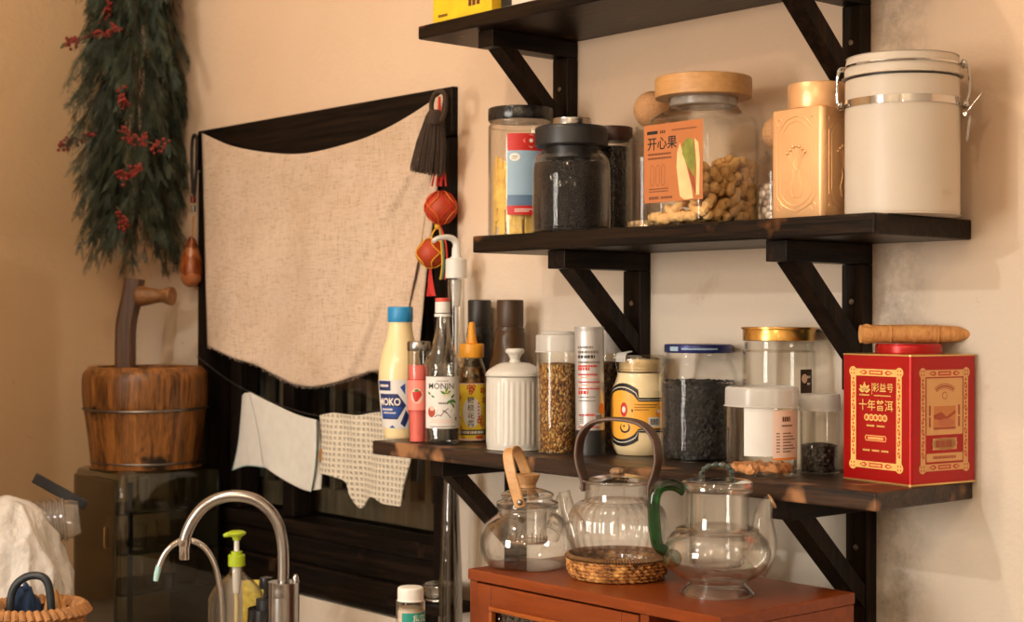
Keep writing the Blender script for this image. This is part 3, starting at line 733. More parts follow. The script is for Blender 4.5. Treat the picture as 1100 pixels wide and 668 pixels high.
m=MB(); q=o_*(R+.009)+Vector((0,0,hband-.030)); mt=Matrix.Translation(q)@Matrix(((o_.x,tg.x,0,0),(o_.y,tg.y,0,0),(0,0,1,0),(0,0,0,1)))
m.tube([mt@Vector((.0015*math.sin(b),.008*math.cos(b),.014*math.sin(b))) for b in [2*PI*i/28 for i in range(28)]],.0012,6,closed=True)
m.add([mt@Vector((0,.007*math.cos(2*PI*i/28),.013*math.sin(2*PI*i/28))) for i in range(28)],[tuple(range(28))])
m.build('date_disc',MT['plastic_lid'],t,solid=.0008)
d=Decal(wrap(R,ph,0)); d.text('EKSs',R*math.asin(.76),hz(loc,211),.0085,plain('debossed_cream',(.50,.40,.28,1),.5),0)
d.build('marking',t)
# ================================================================== LOWEST SHELF
# yoghurt drink bottle
t,loc,R,s,ph=jar_thing('yoghurt_bottle','pale yellow drink bottle with a blue cap and blue-white label, leftmost on its shelf','bottle',405,451,ZS,yb=472.0)
hN=hz(loc,346); hC=hz(loc,329.5); hL0=hz(loc,459); hL1=hz(loc,407)
po=prof([(0,0),(R*.62,0),(R*.72,.003),(R*.76,.012),(R*.83,.03),(R*.93,.06),(R*.99,.09),(R,.105),(R*.96,.122),(R*.82,.145),(R*.66,.163),(R*.58,.178),(R*.55,hN-.004),(R*.56,hN)],5)
drink=plain('pale_custard_drink',srgb(244,222,170),.35,0,.03,20,Coat_Weight=.4)
MB().lathe(po,48).build('bottle_body',drink,t)
ring_cap(13.6*s,hN+.0002,hC,.0003).build('cap',C8('sky_blue_cap',40,140,200,.4),t)
def yr(z):
    for (r0,a),(r1,b) in zip(po,po[1:]):
        if a<=z<=b and b>a: return r0+(r1-r0)*(z-a)/(b-a)
    return R
d=Decal(wrap(lambda z:yr(z)+.0002,ph,(hL0+hL1)/2)); H=(hL1-hL0)/2
d.rect(-R*1.5,-H,R*1.2,H,PINKP if False else MT['paper_white'],0)
d.rect(-R*1.2,H*.55,-R*.42,H*.95,NAVY,1); d.dashes(-R*1.05,H*.75,R*.55,.004,WHITE,2,3)
d.poly([(-R*1.1,H*.42),(-R*.10,H*.42),(R*.28,-H*.05),(-R*.12,-H*.62),(-R*1.1,-H*.62)],NAVY,1)
d.poly([(-R*1.1,-H*.10),(R*.12,-H*.12),(-R*.12,-H*.55),(-R*1.1,-H*.55)],BLUE,2)
d.text('MOKO',-R*.56,H*.08,.0165,WHITE,3,.025,.82)
d.dashes(-R*1.0,-H*.22,R*.65,.003,WHITE,3,7); d.dashes(-R*.9,-H*.36,R*.7,.0022,WHITE,3,8)
d.poly([(R*.0,H*.7),(R*.22,H*.86),(R*.22,H*.4)],BLUE,1); d.poly([(R*.28,-H*.25),(R*.02,-H*.8),(R*.26,-H*.95),(R*.48,-H*.5)],NAVY,1); d.poly([(R*.6,-H*.75),(R*.42,-H*.95),(R*.75,-H*.95)],BLUE,1)
d.poly([(-R*.6,-H*.98),(-R*.42,-H*.86),(-R*.25,-H*.98)],BLUE,1); d.rect(R*.52,-H*.1,R*.8,H*.8,SKYB,1)
d.build('label',t)

# pink drink tumbler
t,loc,R,s,ph=jar_thing('pink_drink_bottle','slim clear bottle of pink strawberry drink with a silver screw lid','bottle',436.5,461,ZS,yb=476)
hL=hz(loc,377); hT=hz(loc,366.5); hF=hz(loc,392)
R0=R*.86
def tap(z): return R0+(R-R0)*min(1,z/(hL*.75))
po=[(0,0),(R0*.95,0),(R0,.002)]+[(tap(z),z) for z in [hL*k/10 for k in range(1,11)]]
glass_body(po,.0012).build('bottle_body',MT['plastic_clear'],t)
pinkd=plain('pink_drink',srgb(240,112,104),.4,0,.05,40)
tag(fill(po,.0012,hF,.0).build('drink',pinkd,t),kind='stuff')
ring_cap(R*1.03,hL+.0003,hT,.0004,36).build('lid',MT['steel'],t)
z0=(hz(loc,407)+hz(loc,441))/2; H=(hz(loc,407)-hz(loc,441))/2
d=Decal(wrap(lambda z:tap(z),ph,z0)); sal=plain('salmon_label',srgb(246,140,124),.45,0,.03); 
d.rect(-R*1.5,-H,R*1.5,H,sal,0); d.rect(-R*1.5,H-.0012,R*1.5,H,RED,1); d.rect(-R*1.5,-H,R*1.5,-H+.0012,RED,1)
d.ell(-R*.15,-.001,.010,.012,PINKP,1); d.poly([(-R*.15-.0075,.005),(-R*.15+.006,.007),(-R*.15+.008,.0),(-R*.15+.001,-.010),(-R*.15-.003,-.011),(-R*.15-.006,-.004)],RED,2)
for k in range(4): d.leaf(-R*.15,.006,.005,.0025,.3+k*.8,GREEN,3)
d.build('label',t)

# syrup bottle
t,loc,R,s,ph=jar_thing('syrup_bottle','clear glass syrup bottle with a red and white cap and botanical vanilla label','bottle',455.5,493,ZS,yb=477.5)
hC0=hz(loc,336); hC1=hz(loc,320); 
po=prof([(0,.004),(R*.6,.001),(R*.94,0),(R,.004),(R,.03),(R,hz(loc,404)),(R*1.02,hz(loc,398)),(R*1.01,hz(loc,390)),(R*.86,hz(loc,381)),(R*.62,hz(loc,371)),(R*.45,hz(loc,360)),(R*.36,hz(loc,349)),(R*.33,hz(loc,340)),(R*.37,hz(loc,338)),(R*.37,hC0)],5)
gw=thin_glass('wavy_glass',(.97,.97,.95,1),(.45,.46,.42,1),.07,.02,.9,2.4,wavy=.5,wscale=60)
glass_body(po,.0022).build('bottle_body',gw,t)
syr=plain('dark_syrup',(.006,.008,.005,1),.5,0,.1,30,Specular_IOR_Level=.15); tag(fill(po,.0022,hz(loc,460),0).build('syrup',syr,t),kind='stuff')
m=MB(); m.lathe([(0,hC0+.0002),(R*.43,hC0+.0002),(R*.43,hC1-.0065),(R*.40,hC1-.006),(0,hC1-.006)],40); m.build('cap_collar',MT['white_plastic'],t)
ring_cap(R*.42,hC1-.0058,hC1,.0003,36).build('cap',C8('coral_red_cap',214,80,64,.45),t)
lath('neck_ring',[(R*.38,hC0-.006),(R*.47,hC0-.006),(R*.47,hC0-.0015),(R*.38,hC0-.0015)],MT['white_plastic'],t,40,close=True)
za,zb=hz(loc,459),hz(loc,404); z0=(za+zb)/2; H=(zb-za)/2
d=Decal(wrap(R,ph,z0)); d.rect(-R*1.18,-H,R*1.18,H,MT['paper_white'])
d.dashes(-R*.35,H*.84,R*.7,.0012,GREY,1,2); d.text('MONIN',-R*.08,H*.63,.0128,BLACK,2,.004,1.0); d.dashes(-R*.22,H*-.02,R*.5,.003,GREY,1,3)
for (u,v,L,w,a) in ((.15,.35,.011,.004,.4),(.18,.33,.010,.004,2.6),(.2,.36,.010,.0035,1.4),(.5,.12,.012,.005,-.5),(.52,.14,.010,.004,-1.6),(.5,.16,.010,.004,.8),(.48,.1,.010,.004,-2.4),(-.7,.30,.008,.0035,2.5),(-.68,.28,.008,.003,-.5),(.6,-.02,.009,.0035,-1.3)): d.leaf(R*u,H*v,L,w,a,GREEN,2)
for (u,v,r) in ((.28,.42,.0016),(.12,.26,.0014),(.34,.30,.0014)): d.ell(R*u,H*v,r,r,YELLOW,3)
d.ell(-R*.66,-H*.36,.007,.0085,C8('nut_red',170,66,36),2); d.ell(-R*.62,-H*.22,.004,.004,PINKP,3)
for (p,q) in (((-.35,-.42),(.55,-.30)),((-.3,-.30),(.75,-.50)),((-.1,-.52),(.35,-.22)),((-.45,-.55),(-.1,-.50)),((.0,-.3),(.5,-.6))):
    d.stroke([(R*p[0],H*p[1]),(R*(p[0]+q[0])/2,H*((p[1]+q[1])/2+.05)),(R*q[0],H*q[1])],.0012,BROWN,2)
d.dashes(-R*.6,-H*.68,R*1.3,.0016,PINKP,1,4); d.dashes(-R*.75,-H*.76,R*1.5,.0016,PINKP,1,5); d.dashes(-R*.75,-H*.93,R*1.6,.0012,BROWN,1,6); d.rect(R*.78,-H*.7,R*.9,-H*.55,GREY,1)
d.build('label',t)

# osmanthus honey sauce squeeze bottle
t,loc,R,s,ph=jar_thing('honey_sauce_bottle','squeeze bottle with an orange pointed nozzle cap and yellow floral label','bottle',490.5,523,ZS,y=-.082)
hC0=hz(loc,384); hC1=hz(loc,369); hT=hz(loc,346)
po=prof([(0,0),(R*.92,0),(R,.004),(R,.02),(R,hz(loc,410)),(R*.985,hz(loc,402)),(R*.86,hz(loc,393)),(R*.72,hz(loc,387)),(R*.70,hC0)],5)
glass_body(po,.0014).build('bottle_body',thin_glass('amber_plastic',(.92,.86,.74,1),(.55,.45,.3,1),.06,.05,.7,2.6,wavy=.25,wscale=70),t)
tag(fill(po,.0014,hz(loc,394),0).build('sauce',grains('osmanthus_sauce',[(0,srgb(70,48,30)),(.6,srgb(120,86,50)),(.9,srgb(190,160,100)),(1,srgb(170,60,40))],130,.3,.3),t),kind='stuff')
oc=plain('orange_yellow_cap',srgb(246,170,50),.38,0,.04,30)
ring_cap(13.2*s,hC0+.0002,hC1,.0004,40).build('cap',oc,t)
MB().lathe(prof([(0,hC1+.0002),(5.8*s,hC1+.0002),(5.4*s,hC1+.006),(4.2*s,hC1+.018),(3.4*s,hT-.004),(2.2*s,hT),(0,hT+.0004)],4),28).build('nozzle',oc,t)
za,zb=hz(loc,472),hz(loc,411); z0=(za+zb)/2; H=(zb-za)/2
d=Decal(wrap(R,ph,z0)); d.rect(-R*1.3,-H,R*1.3,H,YELLOW); d.rect(-R*1.3,-H,R*1.3,-H+.003,PINKP,1); d.rect(-R*1.3,H-.002,R*1.3,H,PINKP,1)
d.ell(R*.02,-H*.02,R*.62,H*.52,MT['paper_white'],2,28)
for k,ch in enumerate('糖桂花酱'): d.text(ch,-R*.04,H*(.40-.27*k),.0112,BLACK,3,.006)
for k in range(5): d.dashes(R*.42,H*(.3-.12*k),.003,.003,RED,3,k)
fl=C8('flower_red',206,70,50)
for (u,v,r) in ((-.15,.86,.003),(.0,.78,.0034),(.12,.88,.0026),(-.05,.68,.0024),(.8,.75,.0036),(.92,.4,.0034),(-.85,.5,.0026),(-.9,-.2,.0024),(-.8,-.55,.0024),(.62,-.2,.003),(.52,-.32,.003),(.72,-.42,.0026)):
    for q in range(5): d.ell(R*u+r*math.cos(q*1.257),H*v+r*math.sin(q*1.257),r*.62,r*.5,fl,3,8,q*1.257)
d.rect(-R*.75,-H*.80,R*1.05,-H*.62,BLACK,3); d.dashes(-R*.68,-H*.71,R*1.6,.0045,WHITE,4,9); d.ell(R*.55,-H*.88,.007,.0028,fl,4); d.dashes(-R*.6,-H*.9,.006,.002,fl,4,2)
d.build('label',t)

# tall pump bottle behind
t,loc,R,s,ph=jar_thing('pump_bottle','tall clear pump bottle with a long white spout behind the syrup bottle','bottle',477,503,ZS,y=-.052)
hc=hz(loc,299); hb=hz(loc,300); 
po=prof([(0,0),(R*.95,0),(R,.004),(R,.03),(R,hz(loc,398)),(R*.97,hz(loc,385)),(R*.86,hz(loc,372)),(R*.74,hz(loc,355)),(R*.70,hz(loc,330)),(R*.70,hb)],5)
glass_body(po,.0016).build('bottle_body',MT['plastic_clear'],t)
c=MB(); c.lathe([(0,hc+.0003),(11.5*s,hc+.0003),(11.5*s,hz(loc,279)),(10.5*s,hz(loc,278)),(6.5*s,hz(loc,277)),(6.5*s,hz(loc,276)),(0,hz(loc,276))],40); c.build('collar',MT['white_plastic'],t)
a=ph-PI/2+.5; dirL=Vector((math.cos(a),math.sin(a),0))
zt=hz(loc,257)
m=MB(); m.lathe([(0,hz(loc,276)+.0002),(5*s,hz(loc,276)+.0002),(4.6*s,hz(loc,266)),(0,hz(loc,266))],20)
pth=cr([(0,0,hz(loc,268)),(0,0,hz(loc,262)),dirL*.006+Vector((0,0,zt)),dirL*.018+Vector((0,0,zt+.003)),dirL*.034+Vector((0,0,zt+.001)),dirL*.044+Vector((0,0,zt-.005))],5)
n=len(pth); m.tube(pth,[4.4*s-(2.2*s)*i/(n-1) for i in range(n)],12); m.build('spout',MT['white_plastic'],t)
MB().lathe([(0,hb-.045),(4*s,hb-.045),(6*s,hb-.012),(6*s,hb-.0005),(0,hb-.0005)],20).build('pump_chamber',MT['plastic_lid'],t)
MB().tube([(0,0,.01),(0,0,hb-.0455)],.0022,8).build('dip_tube',MT['white_plastic'],t)

# two dark squeeze bottles behind
dk=[('black_sauce_bottle','black squeeze bottle with a black cap behind the orange-capped bottle',(.010,.007,.006,1),502,527,515,'black'),('brown_sauce_bottle','dark brown squeeze bottle with a brown cap standing nearest the white ribbed jar',(.055,.026,.010,1),531,560,548,'brown')]
for nm,lb,col,c0,c1,cc,_ in dk:
    t,loc,R,s,ph=jar_thing(nm,lb,'bottle',cc-(18 if nm[1]=='l' else 23),cc+(18 if nm[1]=='l' else 23),ZS,y=-.030 if nm[1]=='l' else -.052)
    h0=hz(loc,351); h1=hz(loc,322); rc_=(c1-c0)/2*s
    po=prof([(0,0),(R*.94,0),(R,.004),(R,.03),(R,hz(loc,405)),(R*.93,hz(loc,390)),(R*.74,hz(loc,372)),(rc_*1.12,hz(loc,360)),(rc_*1.0,hz(loc,354)),(rc_*.98,h0)],5)
    MB().lathe(po,48).build('bottle_body',plain(nm+'_plastic',col,.3,0,.1,20,Specular_IOR_Level=.3),t)
    ring_cap(rc_,h0+.0002,h1,.0003,44,.002).build('cap',plain(nm+'_cap',tuple(x*.9 for x in col[:3])+(1,),.45),t)
    lath('neck_ring',[(rc_*.9,h0-.006),(rc_*1.06,h0-.006),(rc_*1.06,h0-.0025),(rc_*.9,h0-.0025)],plain(nm+'_ring',tuple(x*.9 for x in col[:3])+(1,),.4),t,40,close=True)

# white ribbed jar with lid
t,loc,R,s,ph=jar_thing('ceramic_jar','ivory ribbed ceramic jar with a knobbed lid','jar',522,584,ZS,yb=484.5)
hb=hz(loc,404); hl=hz(loc,389); hk=hz(loc,374)
rib=lambda tt,z: .022*(abs(math.cos(tt*16))-.5) if .010<z<hb-.008 else 0
MB().lathe(prof([(0,0),(R*.9,0),(R*.965,.002),(R*.985,.008),(R*.985,.012),(R*.985,hb*.5),(R*.985,hb-.010),(R*.985,hb-.006),(R*.985,hb-.0015),(R*.95,hb)],4),192,rib=rib).build('jar_body',MT['white_ceramic'],t,ang=60)
lath('lid',prof([(0,hb+.0006),(R*.97,hb+.0006),(R*1.0,hb+.0025),(R*.99,hb+.006),(R*.86,hb+.0115),(R*.55,hl-.002),(R*.30,hl),(0,hl+.0005)],4),MT['white_ceramic'],t,64)
lath('knob',prof([(0,hl+.0002),(R*.20,hl),(R*.17,hl+.004),(R*.24,hk-.010),(R*.33,hk-.006),(R*.30,hk-.001),(R*.15,hk),(0,hk)],4),MT['white_ceramic'],t,40)

# grain jar
grain=grains('golden_grain',[(0,srgb(120,66,24)),(.3,srgb(196,130,56)),(.7,srgb(224,166,84)),(1,srgb(246,214,140))],330,.6,1,(1,1,.75))
def plain_jar(name,label,c0,c1,row,lid_row,top_row,lidmat,fillmat,fillrow,fname,yb=None,y=None,bodymat='plastic_clear',t_=.0014,taper=.94):
    t,loc,R,s,ph=jar_thing(name,label,'jar',c0,c1,ZS,y=y,yb=yb)
    h0=hz(loc,lid_row); h1=hz(loc,top_row)
    po=prof([(0,0),(R*taper*.93,0),(R*taper*.985,.002),(R*taper,.008),(R*(taper+1)/2,h0*.5),(R*.985,h0-.004),(R*.975,h0)],5)
    glass_body(po,t_).build('jar_body',MT[bodymat],t)
    if fillmat: tag(fill(po,t_,hz(loc,fillrow),.003).build(fname,fillmat,t),kind='stuff')
    return t,loc,R,s,ph,h0,h1,po
t,loc,R,s,ph,h0,h1,po=plain_jar('grain_jar','tall clear jar of golden grain with a frosted lid beside the silver can',576.5,623,488,378,356,None,grain,391,'grain',yb=488)
lath('lid',prof([(0,h0),(R*1.0,h0),(R*1.02,h0+.002),(R*1.02,h1-.010),(R*.99,h1-.005),(R*.8,h1-.004),(R*.78,h1),(0,h1)],2),MT['plastic_lid'],t,60)
# second grain jar behind the can
t,loc,R,s,ph,h0,h1,po=plain_jar('grain_jar','brown grain jar mostly hidden between the silver can and the mayonnaise jar',642,668,486,379,358,None,grains('brown_grain',[(0,srgb(70,40,20)),(.6,srgb(120,76,40)),(1,srgb(170,120,70))],300),376+14,'grain',y=-.0210)
lath('lid',prof([(0,h0),(R*1.0,h0),(R*1.02,h0+.002),(R*1.02,h1-.004),(R*.98,h1),(0,h1)],2),MT['plastic_lid'],t,60)

# silver can
t,loc,R,s,ph=jar_thing('cylinder_can','slim silver printed can with a black base, leaning by the grain jar','can',619.5,651,ZS,yb=490)
hk=hz(loc,462); hT=hz(loc,351)
silver=plain('silver_card',(.56,.55,.55,1),.38,.55,.06,30)
lath('black_base',prof([(0,0),(R*.98,0),(R*1.03,.001),(R*1.03,.006),(R*1.03,hk-.002),(R*1.03,hk)],2),MT['black_plastic'],t,48)
lath('can_body',[(0,hk+.0002),(R,hk+.0002),(R,hT-.003),(R*1.015,hT-.002),(R*1.015,hT-.0005),(R*.97,hT),(R*.94,hT-.002),(0,hT-.002)],silver,t,48)
d=Decal(wrap(R,ph,0))
rows=[(373,.9,GREY,.0036),(378,1.2,GREY,.004),(383,1.0,BLACK,.0045),(389,1.3,GREY,.003),(393,1.1,RED,.0032),(396,.7,RED,.004),(402,1.1,RED,.0025),(405,1.2,PINKP,.0025),(410,1.3,RED,.0022),(413,1.2,PINKP,.0022),(417,1.3,RED,.0022),(421,.6,RED,.005),(426,1.0,GREY,.0016),(430,1.0,GREY,.0016),(445,1.0,RED,.003),(458,1.2,RED,.002)]
d.rect(-R*1.1,hz(loc,461),R*1.1,hz(loc,356),silver,-2)
for i,(row,wd_,mm,hh) in enumerate(rows): d.dashes(-R*.85,hz(loc,row),R*wd_*1.25,hh,mm,1,i)
zz=hz(loc,455)
for i in range(11): d.rect(R*.35+i*.0011,zz,R*.35+i*.0011+(.0007 if i%3 else .0004),zz+.014,BLACK,2,sub=False)
d.rect(R*.28,zz-.001,R*.35+.0135,zz+.015,MT['paper_white'],1); d.ell(R*.9,zz+.022,.006,.008,ORANGE,1); d.rect(-R*.80,zz,-R*.42,zz+.016,MT['paper_white'],1)
for q in range(6): d.dashes(-R*.78,zz+.002+q*.0024,R*.33,.0014,BLACK,2,q+40)
d.build('printing',t); t.rotation_euler=(0,R_(-1.2),0)

# mayonnaise jar
t,loc,R,s,ph=jar_thing('mayonnaise_jar','round jar of cream mayonnaise with an orange and black label, lid wrapped in film','jar',657,719,ZS,y=-.0465)
h0=hz(loc,403); h1=hz(loc,381); rn_=25*s
po=prof([(0,0),(R*.72,0),(R*.86,.003),(R*.97,.014),(R,.03),(R,hz(loc,424)),(R*.96,hz(loc,416)),(R*.86,hz(loc,409)),(rn_*1.0,h0),(rn_,h0+.004)],5)
mayo=plain('cream_mayonnaise',srgb(244,222,176),.35,0,.02,10,Coat_Weight=.6)
MB().lathe(po,56).build('jar_body',mayo,t)
m=MB(); q=[(0,h0+.0045),(rn_*1.0,h0+.0045),(rn_*1.02,h0+.006),(rn_*1.0,h0+.0085),(rn_*1.06,h0+.010),(rn_*1.04,h0+.0125),(rn_*1.08,h0+.015),(rn_*1.08,h1-.004),(rn_*1.03,h1),(rn_*.8,h1-.001),(0,h1-.0015)]
m.lathe(q,56); m.build('lid',thin_glass('lid_clear',(.93,.88,.78,1),(.5,.45,.38,1),.14,.06,.8,2,wavy=.2,wscale=90),t)
lath('lid_liner',[(0,h0+.006),(rn_*.92,h0+.006),(rn_*.92,h1-.006),(0,h1-.006)],mayo,t,48)
m=MB()
for k in range(5):
    a=ph-1.2+k*.12; m.ribbon(cr([(rn_*1.085*math.cos(a),rn_*1.085*math.sin(a),h1-.010),(rn_*1.10*math.cos(a),rn_*1.10*math.sin(a),h1-.003),(rn_*.98*math.cos(a),rn_*.98*math.sin(a),h1+.003),(rn_*.75*math.cos(a+.2),rn_*.75*math.sin(a+.2),h1+.0015+.001*k)],3),(-math.sin(a),math.cos(a),0),.009,.0007)
m.build('film_wrap',MT['plastic_lid'],t)
yo=po
def mr(z):
    for (r0,a),(r1,b) in zip(po,po[1:]):
        if a<=z<=b and b>a: return r0+(r1-r0)*(z-a)/(b-a)
    return R
z0=(hz(loc,425)+hz(loc,463))/2; d=Decal(wrap(lambda z:mr(z)+.0002,ph,z0),.003)
H=(hz(loc,425)-hz(loc,463))/2
og=plain('label_orange',srgb(248,178,62),.45,0,.08,20)
# band with the swelling medallion at the left end
def outline(k,x1):
    c=-R*.72; r=H*1.42*k; hh=H*.78*k+ (k-1)*.0
    top=[(c+r*math.sin(a),r*math.cos(a)) for a in [ -1.57+1.57*i/8 for i in range(9)]]+[(c+r*math.sin(a),r*math.cos(a)) for a in [.16*i for i in range(1,5)]]
    return top+[(-R*.05,hh),(x1,hh)]
for k,mm,ly in((1.24,BLACK,0),(1.10,WHITE,1),(1.07,BLACK,2),(.96,og,3)):
    tp=outline(k,R*1.15); pts=tp+[(u,-v) for u,v in tp[::-1]][:-9]+[(u,-v) for u,v in tp[8::-1]][:-1]
    d.poly(pts,mm,ly)
d.ell(-R*.58,H*.30,.0058,.0105,RED,5); d.ell(-R*.58,H*.30,.0030,.0045,WHITE,6); d.ell(-R*.54,-H*.72,.0085,.0075,BLACK,5); d.ell(-R*.54,-H*.66,.0062,.0062,og,6); d.ell(-R*.57,-H*.62,.0016,.0016,BLACK,7)
d.dashes(-R*.2,H*.58,R*.8,.0012,BROWN,5,2); d.dashes(-R*.2,H*.44,R*.75,.0012,BROWN,5,3); d.dashes(-R*.2,H*.3,R*.5,.0012,BROWN,5,4); d.dashes(-R*.30,H*.25,.003,.004,BLACK,5,4)
d.ell(R*.72,H*.10,.008,.0065,ORANGE,5); d.ell(R*.72,H*.22,.006,.003,WHITE,6)
d.rect(R*.28,-H*.66,R*.74,-H*.12,MT['paper_white'],5)
for i in range(14): d.rect(R*.33+i*.0010,-H*.55,R*.33+i*.0010+(.0006 if i%4 else .0003),-H*.2,BLACK,6,sub=False)
d.build('label',t)

# black-leaf tea in the blue-lidded jar
t,loc,R,s,ph=jar_thing('tea_leaf_jar','large glass jar of dark tea leaves with a navy blue metal lid','jar',713,797,ZS,yb=497.5)
h0=hz(loc,379); h1=hz(loc,369.5); Rl=36.5*s
po=prof([(0,0),(R*.86,0),(R*.95,.003),(R*.985,.012),(R*.985,.04),(R,hz(loc,420)),(R*1.0,hz(loc,405)),(R*.95,hz(loc,395)),(R*.87,hz(loc,388)),(R*.82,hz(loc,384)),(R*.82,h0)],5)
glass_body(po,.0024).build('jar_body',MT['glass'],t)
leafm=grains('black_tea_bed',[(0,(.006,.006,.006,1)),(1,(.022,.020,.018,1))],120,.6,.8)
fz=hz(loc,411)
tag(fill(po,.0040,fz-.002,.003).build('tea_bed',leafm,t),kind='stuff')
# loose curled leaves lying against the glass
m=MB(); rn=random.Random(21)
for i in range(1500):
    a=ph+rn.uniform(-1.75,1.75); z=rn.uniform(.006,fz); r=R*.985-.0032-rn.random()*.0008
    if z<.012: r-=.003
    L=rn.uniform(.004,.011); ti=rn.uniform(0,2*PI); cu=rn.uniform(-.6,.6)
    pp=[]
    for k in range(4):
        q=(k/3-.5)*L; aa=a+(q*math.cos(ti)+cu*q*q*60*math.sin(ti)*.5)/R; zz=z+q*math.sin(ti)+cu*q*q*40*math.cos(ti)
        pp.append((r*math.cos(aa),r*math.sin(aa),min(max(zz,.005),fz+.004)))
    m.tube(pp,[.0003,.0008,.0007,.0003],4,cap=False)
for i in range(250):
    a=rn.uniform(0,2*PI); r=(R-.006)*math.sqrt(rn.random()); L=rn.uniform(.005,.011); b=rn.uniform(0,PI)
    m.tube([(r*math.cos(a)+L*(k/2-.5)*math.cos(b),r*math.sin(a)+L*(k/2-.5)*math.sin(b),fz+.001+rn.random()*.003) for k in range(3)],[.0003,.0009,.0003],4,cap=False)
m.v=[(x*min(1,(R*.985-.0027)/max(1e-9,math.hypot(x,y))),y*min(1,(R*.985-.0027)/max(1e-9,math.hypot(x,y))),z) for x,y,z in m.v]
tag(m.build('tea_leaves',plain('black_tea_leaf',(.022,.021,.020,1),.6,0,.5,300),t),kind='stuff')
navy=plain('navy_enamel_lid',srgb(34,40,100),.3,.3,.05,30)
ring_cap(Rl,h0+.0005,h1,0,64,.0016).build('lid',navy,t)
d=Decal(wrap(Rl,ph,(h0+h1)/2)); d.rect(-Rl*.95,-.003,-Rl*.62,.003,SKYB,0); d.dashes(-Rl*.5,.0,Rl*1.1,.0025,SKYB,0,5); d.build('lid_printing',t)

# gold-lidded jar and its twin behind
gold=plain('gold_lid',(.62,.36,.10,1),.26,.9,.05,40)
gold2=plain('dull_gold_lid',(.42,.30,.14,1),.4,.7,.05,40)
for nm,lb,c0,c1,y,lidm in (('gold_lid_jar','clear empty jar with a shiny gold lid behind the frosted-lid peach jar',798,876,-.0515,gold),):
    t,loc,R,s,ph=jar_thing(nm,lb,'jar',c0,c1,ZS,y=y)
    h0=hz(loc,370); h1=hz(loc,351)
    po=prof([(0,0),(R*.92,0),(R*.99,.004),(R,.012),(R,.05),(R,hz(loc,384)),(R*.98,hz(loc,378)),(R*.95,hz(loc,374)),(R*.955,h0+.004)],5)
    glass_body(po,.0018).build('jar_body',MT['plastic_clear'],t)
    ring_cap(R*1.0,h0+.005,h1-.0002,.0002,64,.001).build('lid',lidm,t)
    lath('lid_rim',[(R*.96,h1-.003),(R*1.04,h1-.003),(R*1.045,h1-.0015),(R*1.04,h1-.0005),(R*.96,h1-.0005)],lidm,t,64,close=True)
    d=Decal(wrap(R,ph,(hz(loc,396)+hz(loc,421))/2)); d.rect(R*.60,-.015,R*1.05,.016,C8('dark_picture',62,42,30),0); d.ell(R*.74,.004,.005,.006,PINKP,1); d.dashes(R*.84,.006,R*.14,.003,WHITE,1,2); d.dashes(R*.84,-.003,R*.12,.003,WHITE,1,3); d.build('label',t)

# frosted-lid jar with dried peach pieces
t,loc,R,s,ph=jar_thing('dried_fruit_jar','clear jar with a frosted lid, white label and dried fruit pieces','jar',786,863,ZS,yb=513.8)
h0=hz(loc,436); h1=hz(loc,414)
po=prof([(0,0),(R*.90,0),(R*.955,.002),(R*.965,.008),(R*.975,h0*.5),(R*.985,h0)],5)
glass_body(po,.0014).build('jar_body',MT['plastic_clear'],t)
lath('lid',prof([(0,h0+.0005),(R*1.0,h0+.0005),(R*1.02,h0+.002),(R*1.02,h1-.008),(R*1.0,h1-.003),(R*.93,h1-.001),(R*.88,h1-.0035),(0,h1-.0035)],3),MT['plastic_lid'],t,64)
d=Decal(wrap(R*.985,ph,0)); z1=hz(loc,436); z0_=hz(loc,491)
pa=plain('peach_tinted_label',srgb(246,216,200),.5,0,.03,20)
d.rect(-R*.50,hz(loc,487),R*.36,z1,MT['paper_white'],0); d.rect(R*.30,z0_,R*1.25,z1-.003,pa,1)
d.rect(R*.30,z0_,R*1.25,z0_+.0025,ORANGE,2)
d.text('十里郎',R*.72,hz(loc,448),.0068,BROWN,2,0,.9) if False else d.dashes(R*.58,hz(loc,448),R*.3,.006,BROWN,2,31)
d.dashes(R*.56,hz(loc,455),R*.4,.002,BROWN,2,5)
for i in range(7):
    d.dashes(R*.40,hz(loc,463+i*3.2),R*.11,.0016,BROWN,2,i); d.dashes(R*.60,hz(loc,463+i*3.2),R*(.3+.1*(i%3)),.0016,BROWN,2,i+20)
d.build('label',t)
pe=plain('dried_peach',srgb(226,160,106),.5,0,.25,60,.5,90)
rn=random.Random(3); npc=0; placed=[]
for _ in range(4000):
    if npc>=38: break
    a=rn.uniform(0,2*PI); r=(R-.0125)*(1 if rn.random()<.6 else rn.random()**.5); z=.0095 if npc<20 else rn.uniform(.018,.026)
    x,y=r*math.cos(a),r*math.sin(a)
    if any((x-q[0])**2+(y-q[1])**2+(z-q[2])**2<.0125**2 for q in placed): continue
    placed.append((x,y,z)); npc+=1
    bm=bmesh.new(); bmesh.ops.create_icosphere(bm,subdivisions=2,radius=.0078)
    for v in bm.verts:
        k=1+.22*math.sin(v.co.x*500+npc)+.18*math.sin(v.co.y*700+npc*2)+.12*math.sin(v.co.z*900); v.co=Vector((v.co.x*k*1.05,v.co.y*k,v.co.z*k*.72))
    o=MB().bm(bm).build('dried_fruit_piece',pe,None); o.matrix_world=Matrix.Translation(loc+Vector((x,y,z)))@Matrix.Rotation(rn.uniform(0,6),4,'Z')@Matrix.Rotation(rn.uniform(-.5,.5),4,'X')
    tag(o,'orange brown dried fruit piece at the bottom of the white-labelled jar','dried fruit',group='dried fruit in the jar')

